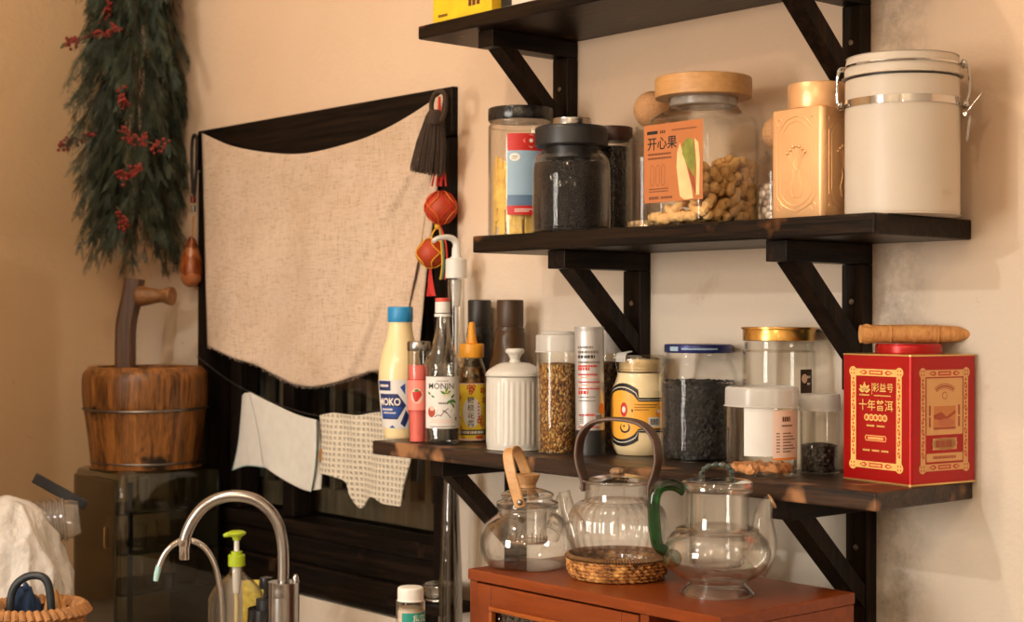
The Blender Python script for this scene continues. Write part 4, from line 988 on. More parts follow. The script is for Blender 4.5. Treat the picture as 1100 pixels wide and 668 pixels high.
# small jar
t,loc,R,s,ph=jar_thing('small_jar','small clear jar with a frosted lid and dark contents left of the red tin','jar',863,906,ZS,yb=509.5)
h0=hz(loc,441); h1=hz(loc,423)
po=prof([(0,0),(R*.90,0),(R*.955,.002),(R*.965,.008),(R*.975,h0*.5),(R*.985,h0)],5)
glass_body(po,.0014).build('jar_body',MT['plastic_clear'],t)
lath('lid',prof([(0,h0+.0005),(R*1.0,h0+.0005),(R*1.03,h0+.002),(R*1.03,h1-.006),(R*1.0,h1-.001),(R*.9,h1),(0,h1)],3),MT['plastic_lid'],t,56)
tag(fill(po,.0014,hz(loc,478),.004).build('dark_tea',grains('grey_black_tea',[(0,(.02,.018,.016,1)),(.7,(.06,.052,.045,1)),(1,(.16,.14,.12,1))],220),t),kind='stuff')

# red tea tin
Q=aty(979,519,-.115); Q.z=ZS; al=R_(-8); hs=.0566
cdir=Vector((math.cos(al-PI/4),math.sin(al-PI/4),0)); loc=Q-cdir*hs*math.sqrt(2)*.985; loc.z=ZS
t=thing('red_tea_tin','square red and gold tea tin with a round red lid at the right end','tin',loc,al)
hT=hz(Vector((Q.x,Q.y,ZS)),381)
redp=plain('red_lacquered_tin',srgb(172,14,14),.30,.35,.03,20)
goldm=plain('gold_edge',(.75,.48,.18,1),.3,.8,.05,30)
m=MB(); loft(m,[([(x,y) for x,y in rounded_sq(hs,.004,4)],.0022),([(x,y) for x,y in rounded_sq(hs,.004,4)],hT-.0022)]); m.build('tin_body',redp,t)
m=MB(); loft(m,[([(x,y) for x,y in rounded_sq(hs+.0008,.0045,4)],z) for z in(0,.0021)]); m.build('bottom_rim',goldm,t)
m=MB(); loft(m,[([(x,y) for x,y in rounded_sq(hs+.0008,.0045,4)],hT-.0021),([(x,y) for x,y in rounded_sq(hs+.0008,.0045,4)],hT-.0005),([(x,y) for x,y in rounded_sq(hs-.002,.0045,4)],hT)]); m.build('top_rim',goldm,t)
lath('lid',prof([(0,hT+.0003),(.039,hT+.0003),(.0405,hT+.001),(.0405,hT+.009),(.039,hT+.0115),(.035,hT+.012),(0,hT+.0105)],3),redp,t,64)
def tin_panel(fn,front):
    d=Decal(fn,.02); W=.0415 if front else .0415; zc=hT/2-.001; Hh=.0605
    gp=GOLD if front else TANP
    w0=.0085
    def block(u0,v0,u1,v1): d.rect(u0,v0,u1,v1,gp,0)
    d.frame(-W,zc-Hh,W,zc+Hh,w0,gp,0)
    for su in(-1,1):
        for sv in(-1,1):
            u,v=su*(W-.0035),zc+sv*(Hh-.0035); d.ell(u,v,.0062,.0062,gp,1)
            for k in range(4): d.ell(u+.0032*math.cos(PI/4+k*PI/2),v+.0032*math.sin(PI/4+k*PI/2),.0011,.0011,RED,2,8)
    for sv in(-1,1):
        v=zc+sv*(Hh-w0/2); d.rect(-.011,v-.0026,.011,v+.0026,RED,1); d.dashes(-.009,v,.018,.0026,gp,2,3)
        for su in(-1,1):
            d.leaf(su*.014,v,.013,.0055,0 if su>0 else PI,RED,1); d.leaf(su*.017,v,.008,.0026,0 if su>0 else PI,gp,2)
    for su in(-1,1):
        u=su*(W-w0/2)
        for k in range(7):
            v=zc+(k-3)*.0138; d.ell(u,v,.0021,.0042,RED,1,10,.35*(-1)**k); d.ell(u,v,.0010,.0021,gp,2,8,.35*(-1)**k); d.ell(u,v+.0069,.0015,.0015,RED,1,8)
    if front:
        for a_,L_ in((PI/2,.012),(PI*.25,.0115),(PI*.75,.0115),(PI*.08,.010),(PI*.92,.010)): d.leaf(-.0185,zc+.033,L_,.0052,a_,gp,2)
        d.dashes(-.027,zc+.0285,.017,.0018,gp,2,2); d.rect(-.0065,zc+.029,-.0058,zc+.044,gp,2)
        d.text('彩益号',.0115,zc+.0375,.0115,gp,2,.008); d.dashes(-.003,zc+.0285,.028,.0014,gp,2,4)
        d.text('十年普洱',0,zc+.0155,.0142,gp,2,.008)
        for k in range(5): d.ell((k-2)*.0074,zc+.0015,.0043,.0043,gp,2); d.dashes((k-2)*.0074-.0022,zc+.0015,.0044,.004,RED,3,k)
        d.dashes(-.015,zc-.0085,.013,.0022,gp,2,1); d.dashes(.002,zc-.0085,.013,.0022,gp,2,2)
        d.poly([(-.016,zc-.027),(.016,zc-.027),(.018,zc-.0235),(.016,zc-.020),(-.016,zc-.020),(-.018,zc-.0235)],gp,2); d.poly([(-.0155,zc-.0262),(.0155,zc-.0262),(.017,zc-.0235),(.0155,zc-.0208),(-.0155,zc-.0208),(-.017,zc-.0235)],RED,3); d.dashes(-.0125,zc-.0235,.025,.003,gp,4,6)
        d.dashes(-.021,zc-.0385,.012,.0022,gp,2,3); d.dashes(-.006,zc-.0385,.012,.0022,gp,2,7); d.dashes(.009,zc-.0385,.012,.0022,gp,2,8)
    else:
        d.rect(-W+w0+.0015,zc-.0175,W-w0-.0015,zc+Hh-w0-.0015,gp,1)
        dk=C8('brown_red_print',168,70,40)
        arc=[(.019*math.sin(x),zc+.030+.011*math.cos(x)) for x in [-1+.2*i for i in range(11)]]; d.stroke(arc,.006,dk,2); d.stroke(arc,.0042,gp,3); d.stroke(arc,.002,dk,4)
        d.ell(0,zc+.0295,.0045,.0045,dk,2); d.ell(0,zc+.0295,.0036,.0036,gp,3)
        d.rect(-.019,zc-.011,.019,zc+.017,C8('tan_picture',206,128,70),2); d.poly([(-.019,zc+.017),(-.019,zc+.006),(-.006,zc+.010),(.003,zc+.004),(.019,zc+.012),(.019,zc+.008),(.0,zc-.001),(-.019,zc+.002),(-.019,zc+.017),(-.010,zc+.014)],dk,3)
        d.ell(.002,zc-.003,.014,.005,C8('rose_picture',196,110,76),4); d.rect(-.019,zc-.011,.019,zc-.0085,dk,3)
        for su in(-1,1): d.dashes(su*.0255-.002,zc+.012,.004,.012,dk,2,4); d.dashes(su*.0255-.002,zc-.002,.004,.012,dk,2,5)
        d.ell(0,zc-.0285,.022,.0075,gp,2); d.rect(-.021,zc-.0355,.021,zc-.0215,gp,2); d.dashes(-.015,zc-.0285,.031,.008,dk,3,6)
        d.rect(-W+w0+.0015,zc-.0495,W-w0-.0015,zc-.0395,gp,2); d.dashes(-.02,zc-.0445,.04,.0035,dk,3,7)
    return d
tin_panel(flat((0,-hs,0),(1,0,0),(0,-1,0)),True).build('front_print',t)
tin_panel(flat((hs,0,0),(0,1,0),(1,0,0)),False).build('side_print',t)

# tan fibre roll lying on the tin
A=aty(931,356,loc.y); L=.150
t=thing('fibre_brush','tan rolled fibre brush with a hanging loop lying on the red tin','brush',(loc.x,loc.y,ZS+hT+.0122),0)
ctr=loc+Vector((0,0,hT+.0122))
dirn=(HR*.985+HF*.0).normalized(); mt=Matrix(((dirn.x,-dirn.y,0,0),(dirn.y,dirn.x,0,0),(0,0,1,0),(0,0,0,1)))
s=mpp(ctr); x0=(928-980)*s; x1=(1040-980)*s; x2=(1058-980)*s; zc=.0116
pr=cr([(0,x0),(.0098,x0),(.0112,x0+.003),(.0113,x0+.03),(.0116,x0+.06),(.0114,x0+.085),(.0096,x1-.010),(.0062,x1),(.0050,x2-.004),(.0022,x2),(0,x2)],5)
mtx=mt@Matrix.Translation((0,0,zc))@Matrix.Rotation(PI/2,4,'Y')
fibre=wood('tan_fibre',srgb(186,120,60),srgb(226,168,102),(60,60,6),.6,.4)
MB().lathe([(max(p.x,0),p.y) for p in pr],32,mtx=mtx).build('roll',fibre,t)
m=MB()
for xx in (x0+.036,x0+.066,x0+.094): m.tube([mtx@Vector((.0117*math.cos(2*PI*i/28),.0117*math.sin(2*PI*i/28),xx)) for i in range(28)],.0006,5,closed=True)
for i in range(14):
    a=2*PI*i/14; m.tube([mtx@Vector((.0113*math.cos(a),.0113*math.sin(a),x0+.004)),mtx@Vector((.0119*math.cos(a+.1),.0119*math.sin(a+.1),x0+.0075)),mtx@Vector((.0114*math.cos(a+.2),.0114*math.sin(a+.2),x0+.011))],.0006,5)
m.build('stitching',plain('pale_thread',srgb(214,160,100),.7),t)
MB().tube([mtx@Vector((.0035*math.cos(2*PI*i/20),0,x2+.002+.0035*math.sin(2*PI*i/20))) for i in range(20)],.0009,6,closed=True).build('loop',MT['steel'],t)
# ================================================================== SMALL CABINET WITH TEAPOTS
cx0,cx1,cyf,cyb=-1.584,-1.1436,-.379,-.134
t=thing('wooden_cabinet','reddish brown wooden cabinet with a pebbled glass door under the glass teapots','cabinet',(cx0,cyb,.8605))
W=cx1-cx0; D=cyb-cyf; H=ZC-.8605
b=MB(); b.box((0,-D,H-.014),(W,-.002,H),.0015); b.build('top_board',MT['cabinet'],t,False)
b=MB(); b.box((.001,-D+.003,.0),(.016,-.003,H-.0145),.001); b.build('side_panel',MT['cabinet'],t,False)
b=MB(); b.box((W-.016,-D+.003,.0),(W-.001,-.003,H-.0145),.001); b.build('side_panel',MT['cabinet'],t,False)
b=MB(); b.box((.0165,-.012,.001),(W-.0165,-.004,H-.015)); b.build('back_panel',MT['oldwood_x'],t,False)
b=MB(); b.box((.0165,-D+.006,0),(W-.0165,-.0125,.014)); b.build('bottom_board',MT['cabinet'],t,False)
xd=.313   # divider
b=MB(); b.box((xd,-D+.003,.0145),(xd+.014,-.0125,H-.0145),.001); b.build('divider',MT['cabinet'],t,False)
b=MB(); b.box((xd+.0145,-D+.012,H-.10),(W-.0165,-.0125,H-.09),.001); b.build('shelf_board',MT['cabinet'],t,False)
# door
dr=MB(); x0,x1,z0,z1=.017,xd-.001,.016,H-.0165; y0,y1=-D+.001,-D+.018; fw=.028
dr.box((x0,y0,z0),(x0+fw,y1,z1),.0015); dr.box((x1-fw,y0,z0),(x1,y1,z1),.0015); dr.box((x0+fw,y0,z1-fw),(x1-fw,y1,z1),.0015); dr.box((x0+fw,y0,z0),(x1-fw,y1,z0+fw),.0015)
door=dr.build('door',MT['cabinet'],t,False)
mo=MB(); q=fw-.001; w_=.006
for a,b_ in (((x0+q,y0-.003,z1-q-w_),(x1-q,y0+.006,z1-q)),((x0+q,y0-.003,z0+q),(x1-q,y0+.006,z0+q+w_)),((x0+q,y0-.003,z0+q+w_),(x0+q+w_,y0+.006,z1-q-w_)),((x1-q-w_,y0-.003,z0+q+w_),(x1-q,y0+.006,z1-q-w_))): mo.box(a,b_,.002)
mo.build('moulding',MT['cabinet_light'],door,False)
pn=MB(); pn.box((x0+fw-.004,y0+.007,z0+fw-.004),(x1-fw+.004,y0+.010,z1-fw+.004)); pn.build('glass_panel',MT['pebble'],door,False)

def pot_shell(po,t_=.002,**kw): return MB().lathe(shell(po,t_),64,**kw)
# ---- left teapot: low round kettle, beech bail handle, wooden lid knob
ctr=atz(567,613.5,ZC); Rr=51*mpp(ctr); ctr=ctr+HF*Rr*.72; loc=Vector((ctr.x,ctr.y,ZC+.0003)); s=mpp(loc); R=50.5*s
t=thing('glass_teapot','squat clear glass teapot with a pale wooden hoop handle and wooden lid knob','teapot',loc)
h=lambda r: hz(loc,r)
base0=hz(loc,608)
po=prof([(0,0),(R*.70,0),(R*.86,.003),(R*.97,.014),(R,.026),(R*.985,.040),(R*.90,.055),(R*.76,.064),(R*.66,.0685),(R*.62,.072),(R*.625,.077)],5)
pot_shell(po,.0022).build('pot_body',MT['glass_pot'],t)
st=[(0,.030),(R*.40,.030),(R*.41,.032),(R*.41,.076),(R*.60,.0775),(R*.60,.079),(R*.395,.0785),(R*.395,.0335),(0,.0335)]
lath('strainer',st,MT['glass_pot'],t,56)
m=MB()
for k in range(26):
    a=2*PI*k/26; m.tube([(R*.415*math.cos(a),R*.415*math.sin(a),.034),(R*.415*math.cos(a),R*.415*math.sin(a),.040 if k%2 else .0375)],.0008,6)
m.tube([(R*.413*math.cos(2*PI*i/48),R*.413*math.sin(2*PI*i/48),.033) for i in range(48)],.0011,6,closed=True)
m.build('strainer_slits',plain('tea_stained_rim',(.20,.09,.04,1),.4),t)
lath('lid',shell(prof([(R*.10,.0795),(R*.60,.0795),(R*.66,.081),(R*.655,.085),(R*.56,.0875),(R*.54,.091),(R*.57,.094),(R*.50,.098),(R*.28,.1025),(R*.12,.104)],4),.0018,.0795),MT['glass_pot'],t,56)
kz=.1035
lath('knob',prof([(0,kz),(R*.17,kz),(R*.175,kz+.004),(R*.22,kz+.010),(R*.255,kz+.016),(R*.24,kz+.0185),(0,kz+.0185)],4),MT['pale_wood'],t,40)
# hoop handle, swung towards picture left
ax=(HF*.97+HR*.24).normalized(); tilt=R_(-13); upv=(Vector((0,0,1))*math.cos(tilt)+ax.cross(Vector((0,0,1))).normalized()*-math.sin(tilt)*-1)
side=ax.cross(upv).normalized(); lean=-HR
upv=(Vector((0,0,1))+lean*.30).normalized(); side=ax.cross(upv).normalized()
a0=.083; pts=[]
hw=R*.66; hh=.076
for i in range(25):
    b=PI*i/24; cx_=math.cos(b); sx=math.sin(b)
    pts.append(Vector((0,0,a0))+ax*(-hw*(abs(cx_)**.62)*(1 if cx_>0 else -1))+upv*(hh*sx**.75))
MB().ribbon(pts,side,.0145,.0042,bev=.3).build('handle',MT['pale_wood'],t)
for sg in(-1,1):
    mm=MB(); p=Vector((0,0,a0+.006))+ax*sg*hw; 
    mm.sphere(p+ax*sg*.0032,.0042,14,10); mm.tube([p-ax*sg*.006,p+ax*sg*.0035],.002,8); mm.build('rivet',MT['steel'],t)
lath('neck_band',[(R*.635,.0765),(R*.665,.0765),(R*.665,.0785),(R*.635,.0785)],MT['glass_pot'],t,56,close=True)
# spout on the far right side
sd=(HR*.55+HF*.83).normalized()
pth=cr([sd*(R*.90)+Vector((0,0,.035)),sd*(R*1.12)+Vector((0,0,.046)),sd*(R*1.30)+Vector((0,0,.064)),sd*(R*1.42)+Vector((0,0,.083))],5)
n=len(pth); MB().tube(pth,[.0135-.0065*i/(n-1) for i in range(n)],20,cap=False).build('spout',MT['glass_pot'],t,solid=.0016)

# ---- woven coaster and ribbed teapot
C0=atz(667,628.5,ZC); Rr=54*mpp(C0); c=C0+HF*Rr; loc=Vector((c.x,c.y,ZC+.0003)); s=mpp(loc); R=54.5*s
t=thing('woven_trivet','round woven straw trivet bowl under the ribbed glass teapot','trivet',loc)
straw=NT('woven_straw'); v=straw.coord((1,1,1)); nn=straw.noise(v,95,3,.6); straw.pbr(straw.ramp(nn,[(.35,srgb(70,40,18)),(.52,srgb(176,116,54)),(.68,srgb(226,176,104))]),.6,0,straw.bump(nn,.8,.004))
m=MB()
hs_=[.003+.0042*k for k in range(6)]
for k,z in enumerate(hs_):
    rr=R*(.86+.14*math.sin(min(1,(k+1)/4)*PI/2)) - .002
    pth=[]
    for i in range(150):
        a=2*PI*i/150; o=.0011*math.sin(a*38+k*PI); pth.append(((rr+o)*math.cos(a),(rr+o)*math.sin(a),z+.0006*math.cos(a*38+k*PI)))
    m.tube(pth,.0026,7,closed=True)
m.lathe([(0,.0008),(R*.86,.0008),(R*.95,.010),(R*.95,.012),(R*.80,.0045),(0,.0045)],48)
m.build('woven_side',straw.m,t)
rim=plain('dark_straw_rim',srgb(110,76,40),.6,0,.3,150,.5,200); m=MB()
for k in range(110):
    a=2*PI*k/110; rr=R*.965
    m.tube([((rr-.004)*math.cos(a),(rr-.004)*math.sin(a),.0255),((rr)*math.cos(a+.02),(rr)*math.sin(a+.02),.0295),((rr+.0042)*math.cos(a+.04),(rr+.0042)*math.sin(a+.04),.0265)],.0020,5,cap=False)
m.tube([(R*.965*math.cos(2*PI*i/60),R*.965*math.sin(2*PI*i/60),.0268) for i in range(60)],.003,8,closed=True)
m.build('bound_rim',rim,t)
tl=loc+Vector((0,0,.0050))
t=thing('glass_teapot','ribbed clear glass teapot with an arched dark wooden handle, on the woven trivet','teapot',tl)
Rp=R*.985; Rb=R*.86
hN=hz(tl,537)-0; hB=hz(tl,519); hM=hz(tl,578)
po=prof([(0,0),(Rb*.66,0),(Rb*.82,.003),(Rb*.905,.010),(Rb*.94,.018),(Rp*.885,.027),(Rp*.985,hz(tl,577)),(Rp*1.0,hz(tl,566)),(Rp*.97,hz(tl,553)),(Rp*.86,hz(tl,543)),(Rp*.72,hz(tl,538)),(Rp*.66,hz(tl,535)),(Rp*.655,hB-.001),(Rp*.67,hB)],5)
rib=lambda a,z: .030*abs(math.cos(a*15))-.015 if .006<z<hN-.002 else 0
MB().lathe(shell(po,.0022),204,rib=rib).build('pot_body',MT['glass_pot'],t,ang=70)
lz=hB+.0006
lath('lid',shell(prof([(R*.08,lz),(R*.60,lz),(R*.69,lz+.001),(R*.69,lz+.0035),(R*.60,lz+.0055),(R*.40,lz+.009),(R*.16,lz+.0115)],4),.0018,lz),MT['glass_pot'],t,56,rib=lambda a,z: .012*math.cos(a*24))
kz=lz+.0105; kh=hz(tl,502)-kz
pk=prof([(0,kz),(8*s*.55,kz),(8*s*.95,kz+kh*.25),(8*s*1.0,kz+kh*.55),(8*s*.75,kz+kh*.85),(8*s*.3,kz+kh),(0,kz+kh)],5)
MB().lathe(pk,80,rib=lambda a,z:.10*abs(math.cos(a*5))-.05).build('knob',plain('taupe_ceramic',srgb(150,116,84),.5,0,.12,60),t,ang=60)
# arched handle across the pot, seen nearly side on
hd=(HR*.87-HF*.49).normalized(); sdv=hd.cross(Vector((0,0,1))).normalized()
pts=[]; top=hz(tl,450); z0=hB-.012; hw0=Rp*.72
raw=[(-1.0,z0),(-1.02,z0+.012),(-1.17,z0+.032),(-1.22,z0+.050),(-1.10,z0+(top-z0)*.78),(-.70,z0+(top-z0)*.95),(0,top),(.70,z0+(top-z0)*.95),(1.10,z0+(top-z0)*.78),(1.22,z0+.050),(1.17,z0+.032),(1.02,z0+.012),(1.0,z0)]
pts=[hd*(p.x*hw0)+Vector((0,0,p.y)) for p in cr(raw,5)]
MB().ribbon(pts,sdv,.021,.0046,bev=.3).build('handle',MT['walnut'],t)
for sg in(-1,1):
    p=hd*(sg*hw0)+Vector((0,0,z0+.004)); mm=MB(); mm.tube([p-hd*sg*.004,p+hd*sg*.006],.0018,8); mm.sphere(p+hd*sg*.0055,.0032,12,8); mm.build('rivet',MT['steel'],t)
# spout towards picture left
sd=(-HR*.985+HF*.17).normalized()
pth=cr([sd*(Rp*.78)+Vector((0,0,hM+.002)),sd*(Rp*.86)+Vector((0,0,hM+.016)),sd*(Rp*.98)+Vector((0,0,hM+.032)),sd*(Rp*1.085)+Vector((0,0,hz(tl,529)))],5)
n=len(pth); MB().tube(pth,[.0150-.0078*min(1,i/(n-1)*1.1) for i in range(n)],22,cap=False).build('spout',MT['glass_pot'],t,solid=.0016)

# ---- right teapot: footed, with a green handle and an infuser tower
C0=atz(775,644.5,ZC); Rr=36*mpp(C0); c=C0+HF*Rr; loc=Vector((c.x,c.y,ZC+.0003)); s=mpp(loc)
t=thing('glass_teapot','footed clear glass teapot with a green glass handle and tall infuser neck','teapot',loc)
px=lambda k:k*s; h=lambda r:hz(loc,r)
po=prof([(px(38),0),(px(39.5),.0008),(px(38),.004),(px(33),.010),(px(30),h(627)),(px(31),h(624)),(px(44),h(617)),(px(55),h(606)),(px(58),h(592)),(px(54),h(579)),(px(44),h(569.5)),(px(37),h(567)),(px(34.5),h(563)),(px(34),h(530)),(px(35),h(528))],6)
inner=[(max(r-.002,0),z) for r,z in po[::-1] if z>h(625)]+[(px(20),h(623)),(0,h(622.5))]
bot=[(0,h(627.5)),(px(22),h(627.5)),(px(28),h(626)),(px(31),.012),(px(36),.0026),(px(38),0)]
MB().lathe(bot+po+inner,64).build('pot_body',MT['glass_pot'],t)
lath('foot_ring',[(px(37),0),(px(39.8),0),(px(39.8),.002),(px(37.5),.0025)],MT['glass_pot'],t,64,close=True)
inf=[(0,h(607)),(px(26),h(607)),(px(29.5),h(604)),(px(30),h(598)),(px(30),h(530)),(px(28.6),h(530)),(px(28.6),h(598)),(px(25),h(605)),(0,h(605.5))]
lath('infuser',inf,MT['glass_pot'],t,56)
lath('collar',prof([(px(30),h(572)),(px(42),h(572)),(px(44.5),h(570)),(px(44),h(567)),(px(36),h(565)),(px(35.2),h(565))],3),MT['glass_pot'],t,56)
lz=h(527.5)
lath('lid',shell(prof([(px(4),lz),(px(33),lz),(px(38),lz+.0008),(px(39),lz+.004),(px(38),lz+.010),(px(36),lz+.0125),(px(26),lz+.0145),(px(6),lz+.0155)],4),.0018,lz),MT['glass_pot'],t,56)
lh=plain('grey_green_glass',(.08,.12,.10,1),.12,0,.3,60,Transmission_Weight=.5,Coat_Weight=.6)
pts=[]; hzl=lz+.0150
for i in range(40):
    b=PI*i/39; r_=.0022*math.sin(b*9+0)
    pts.append(HR*(-px(17)*math.cos(b)+.0011*math.cos(b*13))+Vector((0,0,hzl+(h(499)-hzl)*math.sin(b)**.6))+HF*(.0014*math.sin(b*13)))
MB().tube(pts,[.0028+.0011*math.sin(i*1.15) for i in range(40)],12).build('lid_handle',lh,t)
# green handle: down the picture left
gl=-HR
def gp(px_,py_,dep=0): 
    k=(px_-775)*s; return HR*k+Vector((0,0,h(py_)))+HF*dep
pth=cr([gp(740,528),gp(732,522.5),gp(722,520.5),gp(712.5,524),gp(707.5,534),gp(707,552),gp(708.5,572),gp(711.5,586),gp(719.5,593)],6)
n=len(pth); MB().tube(pth,[.0066+.0012*math.sin(PI*i/(n-1)) for i in range(n)],20).build('handle',MT['green_glass'],t)
MB().sphere(gp(727,600),.0115,20,14,(1,1,1)).build('handle_root',plain('green_glass_drop',(.015,.10,.05,1),.08,0,.1,30,Transmission_Weight=.6),t)
pth=cr([gp(812,606),gp(820,597),gp(824.5,582),gp(824,565),gp(824.5,552),gp(828,542),gp(833.5,538.5)],6)
n=len(pth); rr=[.0155*(1-i/(n-1))**1.3+.0066 for i in range(n)]; rr[-1]=.0082; rr[-2]=.0075
MB().tube(pth,rr,22,cap=False).build('spout',MT['glass_pot'],t,solid=.0016)
MB().tube([gp(833.8,538.3)+HR*0+Vector((0,0,.0)) + (HF*math.cos(2*PI*i/24)+ (Vector((0,0,1))*.86-HR*.5)*math.sin(2*PI*i/24)).normalized()*.0082 for i in range(24)],.0015,8,closed=True).build('spout_lip',plain('amber_glass_lip',(.45,.25,.12,1),.1,0,.1,30),t)

# ================================================================== HANGINGS ON THE WINDOW
linen=NT('natural_linen'); v=linen.coord((1,1,1))
wx=linen.noise(linen.coord((520,30,45)),1,2,.6); wz=linen.noise(linen.coord((45,30,520)),1,2,.6)
wv=linen.math('ADD',wx,wz); big=linen.noise(v,9,5,.65,.3)
col=linen.ramp(wv,[(.66,srgb(174,148,124)),(1.28,srgb(216,192,170))]); col=linen.mix(linen.math('MULTIPLY',linen.ramp(big,[(.45,(0,0,0,1)),(.75,(1,1,1,1))]),.45),col,srgb(186,154,120))
linen.pbr(col,.9,0,linen.bump(wv,.5,.002))
def coons(T,Bt,Lf,Rt):
    def ev(c,u):
        P=c; n=len(P)-1; k=min(int(u*n),n-1); f=u*n-k
        p0,p1,p2,p3=[P[min(max(i,0),n)] for i in(k-1,k,k+1,k+2)]
        return tuple(.5*((2*p1[i])+(p2[i]-p0[i])*f+(2*p0[i]-5*p1[i]+4*p2[i]-p3[i])*f*f+(3*p1[i]-p0[i]-3*p2[i]+p3[i])*f**3) for i in(0,1))
    c00,c10,c01,c11=T[0],T[-1],Bt[0],Bt[-1]
    def fn(u,v):
        t,b,l,r=ev(T,u),ev(Bt,u),ev(Lf,v),ev(Rt,v)
        return tuple((1-v)*t[i]+v*b[i]+(1-u)*l[i]+u*r[i]-((1-u)*(1-v)*c00[i]+u*(1-v)*c10[i]+(1-u)*v*c01[i]+u*v*c11[i]) for i in(0,1))
    return fn
def cloth(name,fn,depth,nu,nv,mat,thick,parent=None,origin=(0,0,0)):
    o=Vector(origin)
    def f(u,v):
        p=fn(u,v); return aty(p[0],p[1],depth(u,v))-o
    return MB().grid(f,nu,nv).build(name,mat,parent,True,80,solid=thick)
fn=coons([(217,143),(250,157),(290,164),(325,165),(360,158),(400,145),(440,124),(477,99)],
         [(223,371),(248,383),(275,392),(300,405),(318,413),(338,415),(362,410),(385,403),(402,398),(424,399)],
         [(217,143),(219,220),(221,300),(223,371)],
         [(477,99),(468,160),(461,205),(452,262),(441,320),(424,399)])
org=aty(217,143,-.02)
t=thing('hanging_linen_cloth','large natural linen cloth hung sagging across the dark window frame','cloth',org)
cloth('cloth_panel',fn,lambda u,v:-.024-.010*math.sin(PI*u)*(1-v*.3)-.007*v*math.sin(u*10+1)-.0035*math.sin(u*23+v*5)*(.3+v)-.004*math.sin(u*6+v*11)*math.sin(PI*v)-.0015*math.sin(u*50+v*30),70,60,linen.m,.0012,t,org)
fn2=coons([(465,160),(470,165),(474,172)],[(420,398),(436,396),(449,394)],[(465,162),(453,225),(440,300),(420,398)],[(474,172),(466,235),(458,300),(449,394)])
cloth('side_fold',fn2,lambda u,v:-.012-.006*math.sin(u*PI),10,40,linen.m,.0012,t,org)
m=MB(); rn=random.Random(5)
ft=fn
for i in range(120):
    u=i/119; a=ft(u,1.0); p=aty(a[0],a[1],-.024-.007*math.sin(u*10+1)-.0045*math.sin(u*23+5))-org; m.tube([p,p+Vector((rn.uniform(-.003,.003),0,-rn.uniform(.002,.006)))],.0005,4)
m.build('frayed_hem',linen.m,t)

def tassel_tie(nm): pass
# dark fibre brush at the top right corner
o=aty(468,98,-.074); t=thing('hanging_fibre_tassel','dark brown fibre brush hung by a loop at the top right of the linen cloth','brush',o); s=mpp(o)
darkf=plain('dark_palm_fibre',(.045,.026,.016,1),.85,0,.35,300,.5,400)
P=lambda x,y,d=0: aty(x,y,-.074+d)-o
MB().tube(cr([P(465,128),P(463.5,112),P(467,101),P(473,98),P(478,103),P(478,118),P(474,130)],6),.0042,10).build('loop',darkf,t)
m=MB(); rn=random.Random(8)
top=P(467,126); bot=P(459,184)
for i in range(260):
    a=rn.uniform(0,2*PI); q=math.sqrt(rn.random()); 
    p0=top+HR*(.0125*q*math.cos(a))+Vector((0,.010*q*math.sin(a),rn.uniform(-.004,.004)))
    p2=bot+HR*(.027*q*math.cos(a)+rn.uniform(-.002,.002))+Vector((0,.013*q*math.sin(a),rn.uniform(-.006,.006)+.009*math.cos(a)*q*-.6)); p1=(p0+p2)/2+HR*(.003*math.cos(a)*q)
    m.tube([p0,p1,p2],[.0016,.0015,.0009],4)
tag(m.build('bristles',darkf,t),kind='stuff')
MB().lathe([(0,-.012),(.0125,-.012),(.014,-.006),(.0135,.006),(.009,.012),(0,.013)],20,c=top).build('binding',darkf,t)

# two net-wrapped red balls on coloured cords
o=aty(474,105,-.036); t=thing('hanging_ball_charm','pair of red balls in knotted netting hung on coloured cords beside the cloth','ornament',o)
P=lambda x,y,d=0: aty(x,y,-.036+d)-o; s=mpp(o)
ballm=plain('brick_red_ball',srgb(176,60,24),.55,0,.18,50,.3,120); cord_r=C8('red_cord',196,40,26,.7); cord_y=C8('yellow_cord',226,170,50,.7); cord_g=C8('green_cord',60,120,90,.7)
b1=P(473.5,223); b2=P(463,272,-.004)
MB().sphere(b1,17*s,28,18).build('ball',ballm,t); MB().sphere(b2,15.5*s,28,18).build('ball',ballm,t)
m=MB()
for dx in(-1.5,1.5): m.tube(cr([P(472,104),P(472+dx,140),P(473+dx*2,180),P(473,200)],5),.0022,7)
for k in range(4): m.tube(cr([P(472,150),P(468+3*k,178,-.004),P(464+5*k,200,-.006)],4),.0018,6)
m.build('hanging_cord',cord_r,t)
def net(b,r,mats,name):
    for q,mm in enumerate(mats):
        m=MB()
        for k in range(3):
            for sg in(-1,1):
                a0=2*PI*k/3+q*.6
                m.tube([b+Vector((r*math.sin(PI*i/16)*math.cos(a0+sg*1.05*math.sin(PI*i/8)*.6),r*math.sin(PI*i/16)*math.sin(a0+sg*1.05*math.sin(PI*i/8)*.6),r*math.cos(PI*i/16))) for i in range(17)],.0011,6)
        m.build(name,mm,t)
net(b1,17*s+.0012,[cord_r,C8('orange_cord',220,110,40,.7)],'netting'); net(b2,15.5*s+.0012,[cord_y],'netting')
m=MB(); m.sphere(P(470,243,-.003),.0055,12,8); m.tube(cr([P(470,243,-.003),P(465,250,-.004),b2+Vector((0,0,15.5*s))],4),.0016,6); m.build('knot',cord_y,t)
for xx,mm in((476,cord_g),(479,cord_r),(474,cord_y)):
    MB().tube(cr([P(472,240),P(xx,262,-.002),P(xx+1,285,-.002),P(xx-1,300,-.002)],5),.0016,6).build('tail_cord',mm,t)
m=MB(); rn=random.Random(2)
for i in range(30): m.tube([P(462+rn.uniform(-1,1),288),P(462+rn.uniform(-3,3),303),P(463+rn.uniform(-5,5),318)],.0009,4)
tag(m.build('tassel',cord_r,t),kind='stuff')

